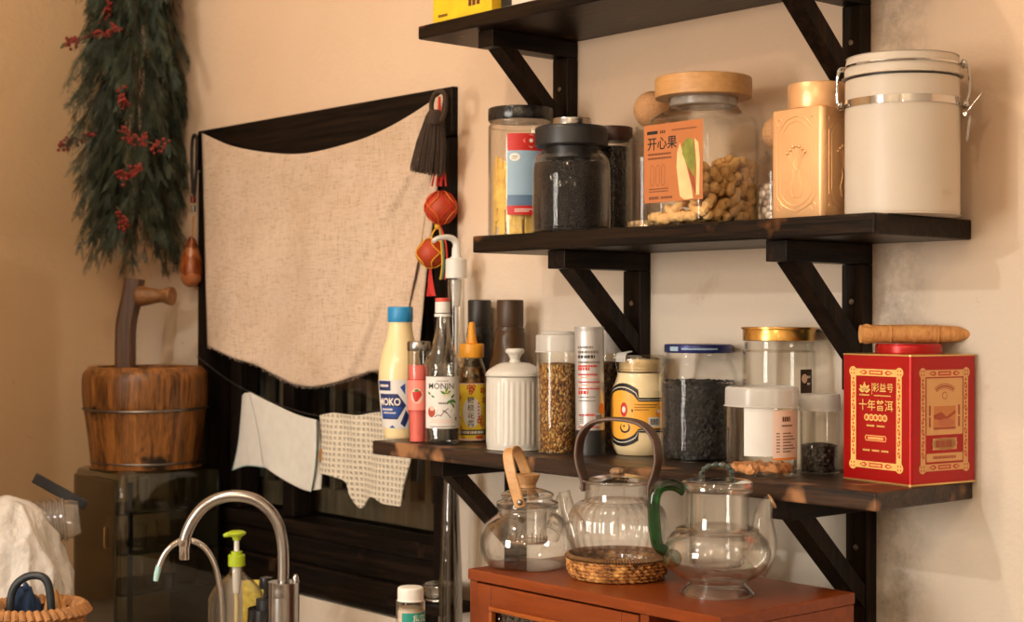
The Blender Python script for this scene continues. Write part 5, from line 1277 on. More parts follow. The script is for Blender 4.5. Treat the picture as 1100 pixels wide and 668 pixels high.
# wooden drop on a leather strap at the left
o=aty(208,145,-.024); t=thing('hanging_wooden_drop','polished wooden drop pendant on a black leather strap left of the linen cloth','pendant',o); s=mpp(o)
P=lambda x,y,d=0: aty(x,y,-.024+d)-o
MB().tube(cr([P(207,208),P(206,175),P(206.5,152),P(209,145),P(211.5,152),P(211,180),P(208.5,210)],6),.0036,8).build('strap',plain('black_leather',(.012,.009,.008,1),.4),t)
m=MB(); m.lathe([(0,-.008),(.0055,-.008),(.0065,0),(.0055,.008),(0,.008)],16,c=P(207.5,214)); m.build('strap_knot',C8('chestnut_leather',110,44,22,.5),t)
m=MB(); m.lathe([(0,-.007),(.0045,-.007),(.0045,.007),(0,.007)],14,c=P(208,224)); m.build('bead',MT['iron'],t)
c=P(206,283); 
dropm=NT('polished_chestnut'); v=dropm.coord(); n=dropm.noise(dropm.coord((20,20,4)),3,4); pc=dropm.ramp(dropm.noise(v,22,1),[(.54,(0,0,0,1)),(.57,(1,1,1,1))])
dropm.pbr(dropm.mix(dropm.math('MULTIPLY',pc,.6),dropm.ramp(n,[(.35,srgb(104,46,18)),(.65,srgb(176,92,40))]),srgb(196,128,84)),.25,0)
MB().lathe(prof([(0,-25.5*s),(6*s,-24.5*s),(11*s,-18*s),(12.5*s,-8*s),(11*s,4*s),(8*s,15*s),(4.5*s,24*s),(2.5*s,28*s),(0,28.5*s)],4),32,c=c).build('drop',dropm.m,t)
MB().tube([P(208,232),P(207,240),P(206.5,258)],.0022,6).build('cord',C8('tan_cord',180,120,70,.7),t)

# drying line with two towels
lo=aty(212,383,-.03); t=thing('hanging_line','thin dark cord strung across the window carrying two small towels','cord',lo)
pl=[aty(212,383,-.03),aty(262,418,-.050),aty(343,447,-.050),aty(420,440,-.050),aty(470,452,-.03)]
MB().tube([p-lo for p in cr(pl,8)],.0014,6).build('line',MT['black_plastic'],t)
white=plain('white_cotton',srgb(214,210,202),.9,0,.05,50,.35,500)
fnA=coons([(268,421),(290,432),(318,445),(340,451)],[(283,500),(300,512),(322,524),(334,528)],[(268,421),(275,450),(280,478),(283,500)],[(340,451),(340,480),(338,505),(334,528)])
org=aty(268,421,-.062); t=thing('hanging_towel','plain white cotton towel folded over the line, left of the waffle towel','towel',org)
A=cloth('front_panel',fnA,lambda u,v:-.064-.004*math.sin(u*7)*v-.003*math.sin(PI*u),30,30,white,.003,t,org)
fnB=coons([(261,425),(264,422),(271,422)],[(250,505),(266,500),(290,503)],[(261,425),(259,450),(256,478),(250,505)],[(271,422),(277,450),(282,478),(290,503)])
cloth('side_fold',fnB,lambda u,v:-.0615+.020*(1-u)**2,14,30,white,.003,t,org)
fnC=coons([(340,451),(342,452.5),(344,455)],[(332,527),(340,526),(345,525)],[(340,451),(340,480),(337,505),(332,527)],[(344,455),(346,480),(346,505),(345,525)])
cloth('side_fold',fnC,lambda u,v:-.0625+.012*u,8,30,white,.003,t,org)
tl_=C8('teal_edging',120,160,158,.8)
MB().tube([aty(*fnA(1,v/20),-.0665)-org for v in range(21)],.0009,5).build('edging',tl_,t); MB().tube([aty(*fnB(0,v/20),-.0455)-org for v in range(21)],.0009,5).build('edging',tl_,t); MB().tube([aty(*fnB(u/8,1),-.0635+.020*(1-u/8)**2)-org for u in range(9)],.0009,5).build('edging',tl_,t)
waf=NT('waffle_cotton'); v=waf.coord(); sx=waf.node('ShaderNodeSeparateXYZ'); waf.l(v,sx.inputs[0])
def tri(o,f): return waf.math('ABSOLUTE',waf.math('SINE',waf.math('MULTIPLY',o,f)))
hh=waf.math('MAXIMUM',waf.math('POWER',tri(sx.outputs[0],PI/.0115),1),waf.math('POWER',tri(sx.outputs[2],PI/.0100),1))
waf.pbr(waf.ramp(hh,[(.4,srgb(196,184,164)),(1,srgb(218,208,190))]),.9,0,waf.bump(hh,.8,.006))
fnW=coons([(344,446),(358,443.5),(372,445),(385,446),(402,443),(420,443),(436,445)],[(343,508),(358,512),(372,518),(376,532),(388,546),(398,534),(412,541),(430,544)],[(344,446),(346,468),(345,490),(343,508)],[(436,445),(444,470),(441,494),(434,520),(430,544)])
org=aty(344,446,-.07); t=thing('hanging_waffle_towel','off-white waffle weave dishcloth hanging on the line behind the yoghurt bottle','towel',org)
cloth('towel_panel',fnW,lambda u,v:-.064-.007*math.sin(u*8+.5)*v-.003*math.sin(u*19),60,50,waf.m,.0035,t,org)
m=MB(); q=aty(345,482,-.071)-org; m.ribbon([q,q+Vector((0,-.002,-.012)),q+Vector((0,-.001,-.024))],HR,.006,.0012); m.build('loop_tag',plain('tan_tape',srgb(150,110,66),.8),t)

# small metal dish on a stub of sill at the right end of the window
P0=aty(474,645,-.050); zs=P0.z-.0005
MB().box((P0.x-.10-WX0,-.090,zs-.016-WZ0),(P0.x+.045-WX0,-.0105,zs-WZ0),.003).build('sill',MT['oldwood_x'],win,False)
t=thing('metal_dish','small shallow metal dish standing beside the white-capped bottle','dish',(P0.x,-.050,zs+.0004)); s=mpp(P0); o=Vector((P0.x,-.050,zs)); hD=hz(o,627.5)
lath('dish',prof([(0,0),(.024,0),(.029,.001),(.030,.004),(.0285,.006),(.030,.009),(.0325,hD-.005),(.0345,hD),(.0325,hD),(.0305,hD-.006),(.028,.010),(0,.006)],3),MT['steel'],t,48)
m=MB(); m.tube([(.0315*math.cos(2*PI*i/48),.0315*math.sin(2*PI*i/48),hD*.55) for i in range(48)],.0011,6,closed=True); m.build('engraved_band',MT['iron'],t)

# roll of clear film standing between cabinet and window
P0=aty(484,600,-.070); t=thing('film_roll','tall clear plastic sleeve standing against the wall left of the wooden cabinet','sleeve',(P0.x,-.070,.8603)); hT=hz(Vector((P0.x,-.07,.8603)),508); s=mpp(P0)
m=MB(); m.lathe([(13*s,0.0005),(13*s,hT*.5),(9.5*s,hT*.85),(7*s,hT),(6*s,hT),(8.5*s,hT*.85),(12*s,hT*.5),(12*s,.0005)],28,close=True); m.build('sleeve',thin_glass('grey_film',(.62,.60,.56,1),(.2,.2,.19,1),.07,.08,.85,1.6,wavy=.4,wscale=30),t)
m=MB()
for k in range(3):
    a=k*.9-1; m.tube([(10*s*math.cos(a),10*s*math.sin(a),.002),(9*s*math.cos(a),9*s*math.sin(a),hT*.55),(5*s*math.cos(a),5*s*math.sin(a),hT*.97)],.0018,6)
m.build('stiffener',MT['plastic_lid'],t)

# ================================================================== LEFT CORNER
# smoky storage case
x0,x1,y0,y1=-3.012,-2.806,-.258,-.030
t=thing('storage_case','smoky translucent plastic storage case with rounded edges, under the wooden pail','case',((x0+x1)/2,(y0+y1)/2,.8603))
hx,hy=(x1-x0)/2,(y1-y0)/2; H=1.193-.8603
def rr_(hx,hy,r,n=5):
    return [(p[0]*1+ (hx-r)*(1 if p[0]>0 else -1) if False else p[0],p[1]) for p in [( (hx-r)*(1 if k in(0,3) else -1)+r*math.cos(k*PI/2+PI/2*i/n), (hy-r)*(1 if k in(0,1) else -1)+r*math.sin(k*PI/2+PI/2*i/n)) for k in range(4) for i in range(n+1)]]
m=MB(); A=[(rr_(hx-.010,hy-.010,.012),0),(rr_(hx-.002,hy-.002,.014),.004),(rr_(hx,hy,.014),.012),(rr_(hx,hy,.014),H-.014),(rr_(hx-.003,hy-.003,.014),H-.005),(rr_(hx-.012,hy-.012,.012),H)]
Bq=[([(x*.972,y*.972) for x,y in p],z+(.003 if z<.01 else -.003 if z>H-.01 else 0)) for p,z in A]
loft(m,A); m.build('case_body',MT['smoke'],t)
m=MB(); m.box((-hx+.012,-hy-.0065,.012),(hx-.010,-hy-.0005,H-.014),.003); dr=m.build('door',MT['smoke'],t,False)
m=MB(); m.tube([(hx-.045,-hy-.008,H-.150),(hx-.045,-hy-.011,H-.148),(hx-.045,-hy-.011,H-.112),(hx-.045,-hy-.008,H-.110)],.0011,8); m.build('handle',plain('brass_pull',(.75,.5,.2,1),.25,.9),dr)
m=MB(); 
for z in(H-.085,H-.165,H-.245): m.box((-hx+.006,-hy+.006,z),(hx-.006,hy-.006,z+.004),.001)
m.build('inner_shelf',plain('dark_shelf',(.035,.036,.030,1),.35),t,False)
m=MB(); m.box((-hx+.005,hy-.010,.006),(hx-.005,hy-.006,H-.008)); m.build('back_panel',plain('dark_back',(.06,.058,.046,1),.3),t,False)
m=MB(); m.box((hx-.0045,-hy+.018,.02),(hx-.0035,-hy+.030,H-.02)); m.build('edge_strip',MT['black_gloss'],t,False)
for k,(x,y,z,r,hh) in enumerate(((.05,-.05,H-.081,.022,.060),(.06,.005,H-.081,.020,.055),(.055,.060,H-.081,.023,.062),(.0,.03,H-.081,.022,.06),(.055,-.055,H-.161,.024,.05),(.05,.02,H-.161,.026,.055),(.06,-.02,H-.241,.022,.055),(.05,.06,H-.241,.024,.05))):
    g=thing('drinking_glass','small clear drinking glass inside the smoky storage case','glass',((x0+x1)/2+x,(y0+y1)/2+y,.8603+z+.0004),0,'glasses in the storage case')
    lath('glass_wall',shell([(0,0),(r*.8,0),(r*.84,.003),(r,hh)],.0015),MT['glass'],g,32)

# wooden pail with a mallet standing in it
loc=Vector((-2.908,-.150,1.1935)); s=mpp(loc)
t=thing('wooden_pail','old oiled wooden stave pail bound with wire, on the smoky storage case','pail',loc)
hT=hz(loc,393); hW=hz(loc,438); Rt=65*s; Rm=66.5*s; Rb=57*s
rib=lambda a,z: -.012*max(0,abs(math.cos(a*9))-.965)/.035 if .002<z<hT-.006 else 0
po=prof([(0,0),(Rb*.97,0),(Rb*.99,.003),(Rb*1.0,.010),(Rb*1.06,hW*.55),(Rm*.965,hW-.003),(Rm*.985,hW+.010),(Rm*1.0,hT-.045),(Rm*.99,hT-.018),(Rt*.93,hT-.003),(Rt*.88,hT)],5)
inn=[(Rt*.80,hT-.001),(Rt*.80,hT-.02),(Rb*.85,.02),(0,.018)]
MB().lathe(po+inn,180,rib=rib).build('staves',MT['pail'],t,ang=60)
rw=[r for r,z in po if abs(z-hW)<.012][0]*1.0
MB().tube([((Rm*.978)*math.cos(2*PI*i/72),(Rm*.978)*math.sin(2*PI*i/72),hW+.0015*math.sin(2*PI*i/72*2)) for i in range(72)],.0026,8,closed=True).build('hoop',MT['iron'],t)
MB().tube([((Rb*1.0)*math.cos(2*PI*i/72),(Rb*1.0)*math.sin(2*PI*i/72),.012) for i in range(72)],.002,8,closed=True).build('hoop',MT['iron'],t)
# mallet
P=aty(125,392,-.150); ml=Vector((-2.953,-.180,loc.z+.028)); t=thing('wooden_mallet','old wooden mallet standing head up in the wooden pail','mallet',ml)
s=mpp(ml); zt=hz(ml,299); dirm=(HR*.95-HF*.3).normalized()
pth=[Vector((0,0,0)),Vector((0,0,.12))+HR*.000,Vector((0,0,hz(ml,392)))+HR*.006,Vector((0,0,hz(ml,350)))+HR*(4*s),Vector((0,0,hz(ml,320)))+HR*(10*s),Vector((0,0,zt))+HR*(13*s)]
MB().ribbon(cr(pth,5),HR,.040,.030,bev=.25).build('handle',MT['pestle'],t)
zz=(hz(ml,310)+hz(ml,326))/2; q=HR*(12*s)+Vector((0,0,zz))
mtx=Matrix.Translation(q)@Matrix(((dirm.x,-dirm.y,0,0),(dirm.y,dirm.x,0,0),(0,0,1,0),(0,0,0,1)))@Matrix.Rotation(PI/2,4,'Y')
MB().lathe(prof([(0,.012),(.020,.012),(.0195,.03),(.0145,.055),(.0135,.068),(.0175,.080),(.019,.087),(.017,.091),(0,.091)],4),28,mtx=mtx).build('head',MT['pestle_head'],t)

# evergreen bunch in the corner
gx,gy=-3.045,-.105
o=Vector((gx,gy,2.34)); t=thing('hanging_evergreen_bunch','long hanging bunch of dark feathery evergreen sprigs in the wall corner','greenery',o)
rn=random.Random(12); V=[];Fc=[]; 
def leafq(p,d,n,L,w):
    b=len(V); sd=d.cross(n); 
    if sd.length<1e-6: return
    sd=sd.normalized()*w/2; V.extend([p-sd*.5,p+sd*.5,p+d*L*.6+sd,p+d*L,p+d*L*.6-sd]); Fc.append((b,b+1,b+2,b+3,b+4))
stems=MB()
def clampw(p):
    x=max(p.x,XL+.012-o.x); y=min(p.y,-.008-o.y)
    if y+o.y>-.085: x=min(x,-2.992-o.x)
    return Vector((x,y,p.z))
def sprig(p,d,L,curl):
    n=7; pts=[p]; dd=d.normalized()
    for i in range(n):
        dd=(dd+Vector((0,0,-1))*curl+Vector((rn.uniform(-.12,.12),rn.uniform(-.12,.12),0))).normalized(); pts.append(clampw(pts[-1]+dd*L/n))
    stems.tube(pts,[.0011*(1-.6*i/n) for i in range(n+1)],4,cap=False)
    for i in range(n):
        a=pts[i]; b=pts[i+1]; dr=(b-a)
        if dr.length<1e-6: continue
        dr=dr.normalized(); sd=dr.cross(Vector((rn.uniform(-1,1),rn.uniform(-1,1),rn.uniform(-.2,.2)))).normalized()
        for k in range(3):
            q=a.lerp(b,k/3)
            for sg in(-1,1):
                bl=rn.uniform(.022,.050)*(1-.4*i/n); bd=(dr*rn.uniform(.9,1.3)+sd*sg*rn.uniform(.3,.62)+Vector((0,0,-.25))).normalized(); nr=bd.cross(dr).normalized() if bd.cross(dr).length>1e-5 else Vector((1,0,0))
                m_=6
                for j in range(m_):
                    bp=clampw(q+bd*bl*j/m_); w_=rn.uniform(-.3,.3)
                    for s2 in(-1,1): leafq(bp,(bd+nr.cross(bd)*s2*.55+nr*w_).normalized(),nr,rn.uniform(.005,.009),.0011)
                leafq(clampw(q+bd*bl*.95),bd,nr,.009,.0012)
for i in range(420):
    f=i/420; z=-f*.70-.02
    ta=rn.uniform(0,2*PI); wid=.040+.030*min(1,f*2.2)
    p=Vector((wid*math.cos(ta)*rn.random()**.5,wid*.75*math.sin(ta)*rn.random()**.5,z+.12))
    d=Vector((math.cos(ta)*.55,math.sin(ta)*.55-.12,-.8)); sprig(clampw(p),d,rn.uniform(.12,.20)*(1 if f<.93 else .9),.10)
gm=NT('evergreen'); v=gm.coord(); gm.pbr(gm.ramp(gm.noise(v,26,3),[(.3,(.010,.022,.014,1)),(.55,(.028,.046,.026,1)),(.75,(.070,.080,.036,1))]),.6)
me=bpy.data.meshes.new('foliage'); me.from_pydata([tuple(x) for x in V],[],Fc); me.materials.append(gm.m); fo=link(bpy.data.objects.new('foliage',me)); fo.parent=t; tag(fo,kind='stuff')
stems.build('twigs',plain('brown_twig',(.05,.03,.015,1),.7),t)
m=MB(); m.tube(cr([(0,0,.35),(0,.01,.1),(.01,0,-.15),(-.005,.0,-.55)],5),.006,8); m.tube([(0,0,.35),(0,.09,.36)],.003,6); m.build('binding_cord',plain('straw_twine',(.25,.16,.08,1),.8),t)
# berry sprigs tucked into the bunch
berry=plain('dried_red_berry',srgb(118,26,20),.4,0,.3,150); lfm=plain('dry_olive_leaf',srgb(74,76,46),.6,0,.2,60); bst=plain('berry_stem',srgb(80,52,34),.7)
def berries(label,pts,nb,y,leafs=0,spread=.012,seed=0):
    rn=random.Random(seed); P=[aty(a,b,y) for a,b in pts]; P=[Vector((max(p.x,XL+.015),p.y,p.z)) for p in P]
    o=P[0]; t=thing('hanging_berry_sprig',label,'berry sprig',o)
    path=[p-o for p in cr(P,6)]; MB().tube(path,.0014,6).build('stem',bst,t)
    m=MB()
    for i in range(nb):
        q=path[int(rn.uniform(.15,1)*(len(path)-1))]+Vector((rn.gauss(0,spread*.5),rn.gauss(0,spread*.4),rn.gauss(0,spread*.5))); m.sphere(q,rn.uniform(.0030,.0045),8,6)
        
    tag(m.build('berries',berry,t),kind='stuff')
    if leafs:
        for i in range(leafs):
            q=path[int((.35+.65*i/max(1,leafs-1))*(len(path)-1))]; dq=(path[-1]-path[0]).normalized()
            dl=(dq+Vector((0,rn.uniform(-.4,.2),rn.uniform(-.9,.2) if i<leafs-1 else -.25))).normalized(); sd=dl.cross(Vector((0,1,.2))).normalized(); L=.034 if i==leafs-1 else .022; w=.011
            mb=MB(); nn=5
            vs=[]
            for k in range(nn+1):
                u=k/nn; ww=w/2*math.sin(PI*min(.98,max(.05,u))); vs+= [q+dl*L*u+sd*ww+Vector((0,-.003*math.sin(PI*u),0)),q+dl*L*u-sd*ww]
            mb.add(vs,[(2*k,2*k+2,2*k+3,2*k+1) for k in range(nn)]); mb.build('leaf',lfm,t,solid=.0008)
berries('dark red berry sprig with olive leaves poking out left at the top of the evergreen',[(132,30),(112,36),(90,42),(72,46)],60,-.205,4,.014,1)
berries('thin berry sprig poking out left at mid height of the evergreen',[(105,140),(92,148),(78,153),(64,158)],34,-.205,0,.011,2)
berries('red berry cluster on the upper front of the evergreen',[(128,92),(131,104),(134,112)],26,-.205,1,.012,3)
berries('red berry sprig across the middle front of the evergreen',[(126,140),(142,146),(158,152),(176,158)],44,-.212,0,.014,4)
berries('bright red berry cluster at the centre of the evergreen',[(128,188),(140,186),(152,180)],44,-.215,0,.012,5)
berries('small dark berry cluster low on the evergreen',[(125,222),(132,234),(134,252)],26,-.205,0,.012,6)
berries('berry sprig with pale buds at the very top left of the evergreen',[(118,2),(114,12),(110,22)],26,-.185,1,.012,7)

# ---- bag, cup stack, knife, basket at the lower left
ctr=CAM+ray(8,596)*2.62; o=Vector((ctr.x,ctr.y,.8603))
bagm=NT('white_bag_film'); v=bagm.coord(); nn=bagm.noise(v,14,5,.6,.4)
bs=bagm.node('ShaderNodeBsdfPrincipled'); bs.inputs['Base Color'].default_value=(.80,.76,.71,1); bs.inputs['Roughness'].default_value=.38; bs.inputs['Subsurface Weight'].default_value=.15; bs.inputs['Subsurface Radius'].default_value=(.02,.015,.01)
bagm.l(bagm.bump(nn,.7,.02),bs.inputs['Normal']); tr=bagm.node('ShaderNodeBsdfTranslucent'); tr.inputs[0].default_value=(.8,.75,.7,1); mx=bagm.node('ShaderNodeMixShader'); mx.inputs[0].default_value=.25; bagm.l(bs.outputs[0],mx.inputs[1]); bagm.l(tr.outputs[0],mx.inputs[2]); bagm.l(mx.outputs[0],bagm.out.inputs[0])
t=thing('plastic_bag','crumpled white plastic bag standing at the far left','bag',o); s=mpp(ctr)
from mathutils import noise as mnoise
zT=hz(o,526)
bm=bmesh.new(); bmesh.ops.create_icosphere(bm,subdivisions=6,radius=1)
def ridged(p): return 1-abs(mnoise.noise(p))*2
for vv in bm.verts:
    p=vv.co.copy()
    q=Vector((p.x*1.5,p.y*1.5,p.z*.7)); k=1+.16*mnoise.noise(p*1.2+Vector((3,1,5)))+.15*ridged(q*1.3+Vector((7,2,1)))+.05*ridged(q*2.7+Vector((1,4,2)))-.05
    wz=(p.z+1)/2
    x=math.copysign(abs(p.x)**.8,p.x); y=math.copysign(abs(p.y)**.8,p.y)
    vv.co=Vector((x*.088*k*(1.12-.30*wz**3),y*.075*k*(1.12-.30*wz**3),max(.001,(wz**.9)*zT*.98*(.86+.12*k))))
mt=Matrix(((HR.x,HF.x,0,0),(HR.y,HF.y,0,0),(0,0,1,0),(0,0,0,1)))
MB().bm(bm,0,mt).build('bag_film',bagm.m,t,True,120)
m=MB(); p0=HR*(-16*s)+Vector((0,0,zT-.012))
m.ribbon(cr([p0+HR*.012+Vector((0,0,-.03)),p0+HR*.008,p0+HR*-.004+Vector((0,0,.014)),p0-HR*.018+Vector((0,0,-.004)),p0-HR*.022+Vector((0,0,-.035))],4),HF,.02,.001); m.build('bag_handle',bagm.m,t)
# ribbed clear cup stack pushed in beside the bag
c=CAM+ray(46,561)*2.84; o2=Vector((c.x,c.y,c.z)); t=thing('cup_stack','ribbed stack of clear plastic cups lying on its side by the white bag','cups',o2); s=mpp(c)
ax=(HR*.93+HF*.25+Vector((0,0,.10))).normalized(); zx=ax.cross(Vector((0,0,1))).normalized(); yx=zx.cross(ax)
mtx=Matrix(((zx.x,yx.x,ax.x,0),(zx.y,yx.y,ax.y,0),(zx.z,yx.z,ax.z,0),(0,0,0,1)))
pr=[(0,-.05)]
for k in range(9): pr+=[(.036,-.05+k*.0105),(.040,-.048+k*.0105),(.040,-.0445+k*.0105),(.0355,-.0425+k*.0105)]
pr+=[(.0345,.05),(.030,.065),(0,.066)]
MB().lathe(pr,40,mtx=mtx).build('stacked_cups',thin_glass('cup_plastic',(.80,.78,.74,1),(.45,.43,.40,1),.10,.10,.8,1.6,haze=.10),t)
zb=c.z-.046
t=thing('cardboard_box','dark brown cardboard box under the cup stack, beside the smoky case','box',(c.x-.01,c.y-.005,.8603),math.atan2(HR.y,HR.x))
m=MB(); m.box((-.045,-.035,0),(.040,.035,zb-.8603),.003); m.build('carton',plain('dark_card',srgb(70,40,26),.8,0,.2,40),t,False)
MB().box((-.012,-.0358,.0),(.012,.0358,zb-.8603+.0006),.0005).build('packing_tape',plain('red_brown_tape',srgb(120,46,26),.45),t,False)
# black knife handle behind
a=CAM+ray(37,513)*2.93; b=CAM+ray(79,536)*2.93; 
t=thing('black_spatula','black flat handle slanting up behind the cup stack','utensil',a)  # stands free in the air
MB().ribbon([Vector((0,0,0)),(b-a)*.12,(b-a)*.5,(b-a)*1.3],HF.cross((b-a).normalized()),.020,.007,bev=.35).build('handle',MT['black_plastic'],t)
# basket
c=CAM+ray(38,668)*2.36; o=Vector((c.x,c.y,.8603)); s=mpp(c); t=thing('wicker_basket','tan wicker basket with a dark looped handle in the lower left corner','basket',o)
rim_z=hz(o,655); Rk=50*s; m=MB()
wick=plain('tan_wicker',srgb(168,118,70),.65,0,.3,90,.6,160)
nl=int(rim_z/.0085)
for k in range(nl+1):
    z=.005+k*.0085; rr=Rk*(.80+.20*min(1,z/rim_z))
    m.tube([((rr+.0022*math.sin(a*15+k*PI))*math.cos(a),(rr+.0022*math.sin(a*15+k*PI))*math.sin(a),z) for a in [2*PI*i/90 for i in range(90)]],.0043,6,closed=True)
m.lathe([(0,.002),(Rk*.79,.002),(Rk*.79,.005),(0,.005)],40)
m.build('woven_side',wick,t)
m=MB()
for k in range(42):
    a=2*PI*k/42; m.tube(cr([((Rk-.008)*math.cos(a),(Rk-.008)*math.sin(a),rim_z-.004),((Rk)*math.cos(a+.05),(Rk)*math.sin(a+.05),rim_z+.007),((Rk+.009)*math.cos(a+.11),(Rk+.009)*math.sin(a+.11),rim_z-.004)],4),.0055,8)
m.build('braided_rim',wick,t)
hp=lambda x,y: HR*((x-38)*s)+Vector((0,0,hz(o,y)))-HF*0
MB().tube(cr([hp(10,662),hp(12,640),hp(18,627),hp(30,619),hp(44,619),hp(51,626),hp(54,640),hp(55,655)],6),.0062,10).build('handle',plain('dark_blue_grey_handle',srgb(38,44,50),.45),t)
# blue cloth and brown paper in the basket
o3=o+Vector((0,0,0))
def crumple(name,label,cat,cx,cy_,w,hgt,dep,mat,seed,base):
    c=o+HR*((cx-38)*s)+HF*dep+Vector((0,0,base)); t=thing(name,label,cat,c)
    bm=bmesh.new(); bmesh.ops.create_icosphere(bm,subdivisions=5,radius=1)
    for vv in bm.verts:
        p=vv.co.copy(); k=1+.22*mnoise.noise(p*1.3+Vector((seed,1,2)))+.06*mnoise.noise(p*3+Vector((2,seed,5))); vv.co=Vector((p.x*w*k,p.y*w*.8*k,(p.z+1)*hgt/2*k))
    MB().bm(bm,0,mt).build('folds',mat,t,True,120)
crumple('blue_cloth','crumpled dark blue cloth stuffed in the wicker basket','cloth',24,640,.021,hz(o,622)-.07,.030,plain('navy_cotton',srgb(28,52,84),.85,0,.2,60,.4,200),3,.066)
crumple('brown_paper','crumpled tan paper in the wicker basket right of the blue cloth','paper',53,640,.018,hz(o,634)-.06,.028,plain('tan_paper',srgb(190,138,84),.8,0,.15,40,.4,100),9,.056)

# ================================================================== SINK
o=CAM+ray(305,640)*2.28; o=Vector((o.x,o.y,.8603)); s=mpp(o); t=thing('kitchen_tap','brushed steel gooseneck kitchen tap with a thick cylindrical base','tap',o)
h=lambda y: hz(o,y)
lath('tap_base',prof([(0,0),(.030,0),(.030,.006),(16.5*s,.010),(16.5*s,.03),(16.5*s,h(643)),(16.0*s,h(642)),(16.0*s,h(641)),(16.5*s,h(640)),(16.5*s,h(626)),(16*s,h(625)),(6*s,h(624.5)),(0,h(624.5))],2),MT['steel'],t,48)
g=lambda x,y,d=0: HR*((x-305)*s)+HF*d+Vector((0,0,h(y)))
pth=cr([g(304.5,628),g(304.5,600),g(303,580),g(298,562),g(288,547),g(272,536),g(252,532.5),g(234,535.5),g(219,544),g(208,557),g(201,571),g(198,582)],6)
MB().tube(pth,6.3*s,18).build('gooseneck',MT['steel'],t)
d=(pth[-1]-pth[-2]).normalized()
MB().tube([pth[-1]-d*.004,pth[-1]+Vector((0,0,-.0005)),pth[-1]+Vector((0,0,-.006))],[7.2*s,7.2*s,6.5*s],18).build('collar',MT['chrome'],t)
MB().lathe([(0,-.026),(5.2*s,-.026),(5.6*s,-.024),(5.6*s,-.006),(0,-.006)],20,c=pth[-1]).build('nozzle',MT['chrome'],t)
m=MB(); m.lathe([(0,h(625)),(.004,h(625)),(.005,h(620)),(.003,h(617)),(0,h(616.5))],12,c=HR*(12.5*s)); m.build('lever_pin',MT['chrome'],t)
o=CAM+ray(240,668)*2.36; o=Vector((o.x,o.y,.8603)); s=mpp(o); t=thing('filter_tap','thin chrome filter tap with a pale tip, behind the gooseneck tap','tap',o)
h=lambda y: hz(o,y); g=lambda x,y,d=0: HR*((x-240)*s)+HF*d+Vector((0,0,h(y)))
pth=cr([Vector((0,0,.0)),Vector((0,0,.06)),g(238.5,660),g(235,625),g(230,605),g(221,590),g(210,582),g(198,580),g(186,585),g(176,596),g(170,610)],6)
n=len(pth); MB().tube(pth,3.1*s,12).build('spout_pipe',MT['chrome'],t)
MB().tube([pth[-1]+Vector((0,0,.004))+HR*.001,g(168.5,616),g(167,624)],[3.2*s,3.3*s,2.6*s],12).build('tip',plain('pale_aqua_tip',srgb(170,214,214),.3),t)
lath('base_flange',[(0,0),(.018,0),(.018,.006),(.009,.010),(.006,.03),(0,.03)],MT['chrome'],t,32)
# soap pump
o=CAM+ray(254,668)*2.62; o=Vector((o.x,o.y,.8603)); s=mpp(o); t=thing('soap_bottle','clear soap bottle with a lime green pump head behind the taps','soap bottle',o)
h=lambda y: hz(o,y); lime=C8('lime_plastic',176,198,40,.4)
hs_=h(620)
po=prof([(0,0),(28*s,0),(30*s,.004),(30*s,.02),(30*s,h(652)),(29*s,h(640)),(22*s,h(628)),(10*s,h(617)),(7.5*s,h(612)),(7.5*s,h(608))],5)
glass_body(po,.0014).build('bottle_body',MT['plastic_clear'],t)
lath('collar',[(0,h(607.5)),(9*s,h(607.5)),(9*s,h(596)),(8.5*s,h(595.5)),(6*s,h(595.5)),(6*s,h(592)),(0,h(592))],lime,t,36)
lath('stem',[(0,h(592)+.0002),(2.9*s,h(592)+.0002),(2.7*s,h(579)),(0,h(579))],MT['white_plastic'],t,20)
m=MB(); m.lathe(prof([(0,h(580)),(4*s,h(580)),(5*s,h(577)),(9.5*s,h(573.5)),(9.5*s,h(571.5)),(6*s,h(570)),(0,h(569.8))],3),28); q=HR*(-6*s)+Vector((0,0,h(573.5))); m.tube([q,q-HR*(5*s)+Vector((0,0,-.0015)),q-HR*(8*s)+Vector((0,0,-.003))],[.005,.004,.003],10); m.build('pump_head',lime,t)
lath('pump_chamber',[(0,h(637)),(3.6*s,h(637)),(4.6*s,h(628)),(4.8*s,h(608.5)),(0,h(608.5))],MT['white_plastic'],t,24)
MB().tube([Vector((0,0,.01)),Vector((0,0,h(637.5)))],2.6*s,10).build('dip_tube',C8('ivory_tube',224,210,160,.5),t)
# yellow sponge behind
o=CAM+ray(274,668)*2.74; o=Vector((o.x,o.y,.8603)); s=mpp(o); t=thing('yellow_sponge_cloth','yellow textured sponge standing upright behind the lime green soap pump','sponge',o,math.atan2(HR.y,HR.x))
h=lambda y: hz(o,y)
m=MB(); m.box((-.022,-.008,0),(.022,.008,h(623)),.006,3); m.build('sponge',plain('yellow_sponge',srgb(216,196,92),.9,0,.2,120,.8,250),t)
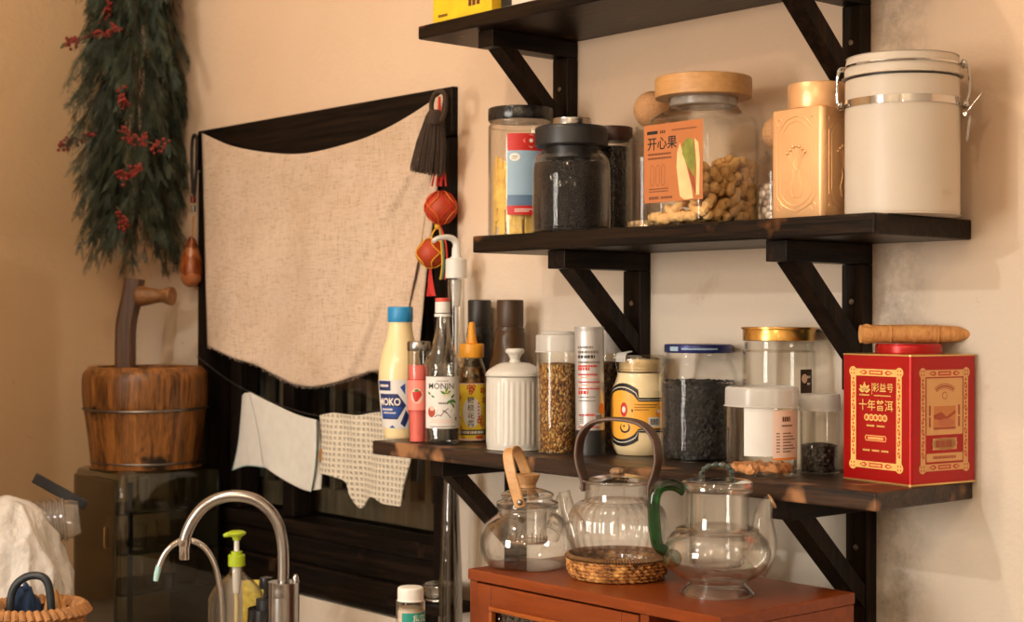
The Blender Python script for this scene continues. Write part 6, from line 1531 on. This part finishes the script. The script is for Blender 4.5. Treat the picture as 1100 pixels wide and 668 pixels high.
# black pump bottle
o=CAM+ray(286,668)*2.50; o=Vector((o.x,o.y,.8603)); s=mpp(o); t=thing('black_pump_bottle','black pump bottle with a stepped top just left of the tap base','bottle',o)
h=lambda y: hz(o,y)
lath('bottle_body',prof([(0,0),(19*s,0),(20*s,.004),(20*s,h(662)),(18*s,h(657)),(12*s,h(656))],3)+[(0,h(656))],MT['black_gloss'],t,40)
lath('collar',[(0,h(656)+.0002),(11*s,h(656)+.0002),(11*s,h(643)),(0,h(643))],MT['black_plastic'],t,32)
m=MB(); m.lathe([(0,h(643)+.0002),(3*s,h(643)+.0002),(3*s,h(632)),(0,h(632))],16); m.lathe([(0,h(632)),(7*s,h(632)),(8*s,h(629)),(7*s,h(620)),(0,h(619))],24); m.build('pump_head',MT['black_gloss'],t)
# small bottle with teal label
o=CAM+ray(441,668)*1.98; o=Vector((o.x,o.y,.8603)); s=mpp(o); t=thing('medicine_bottle','small clear bottle with a white screw cap and teal label, below the lowest shelf','bottle',o)
h=lambda y: hz(o,y); R=15.5*s
po=prof([(0,0),(R*.92,0),(R,.003),(R,.02),(R,h(660)),(R*.98,h(654)),(R*.84,h(648)),(R*.82,h(645))],4)
glass_body(po,.0016).build('bottle_body',MT['plastic_clear'],t)
tag(fill(po,.0016,h(652),0).build('white_powder',plain('pale_tablets',srgb(222,206,190),.6,0,.1,100),t),kind='stuff')
lath('cap',prof([(0,h(645)+.0003),(13.5*s,h(645)+.0003),(14*s,h(643)),(14*s,h(633)),(13*s,h(630.5)),(10*s,h(629.8)),(0,h(629.6))],4),MT['white_plastic'],t,48)
ph=facing(o); z1=h(656); z0_=h(700); d=Decal(wrap(R,ph,(z0_+z1)/2)); H=(z1-z0_)/2; d.rect(-R*.62,-H,R*1.5,H,TEAL); d.text('东',R*.40,H-.0075,.0095,WHITE,1,.02); d.text('江',R*.95,H-.0075,.0095,WHITE,1,.02); d.dashes(-R*.3,H-.018,R*1.2,.003,WHITE,1,4); d.build('label',t)

# unseen block added to shade the lower left wall
tag(MB().box((-3.26,-1.60,0),(-2.62,-.812,1.79),.01).build('shade_block',MT['wall'],None,False),kind='structure')
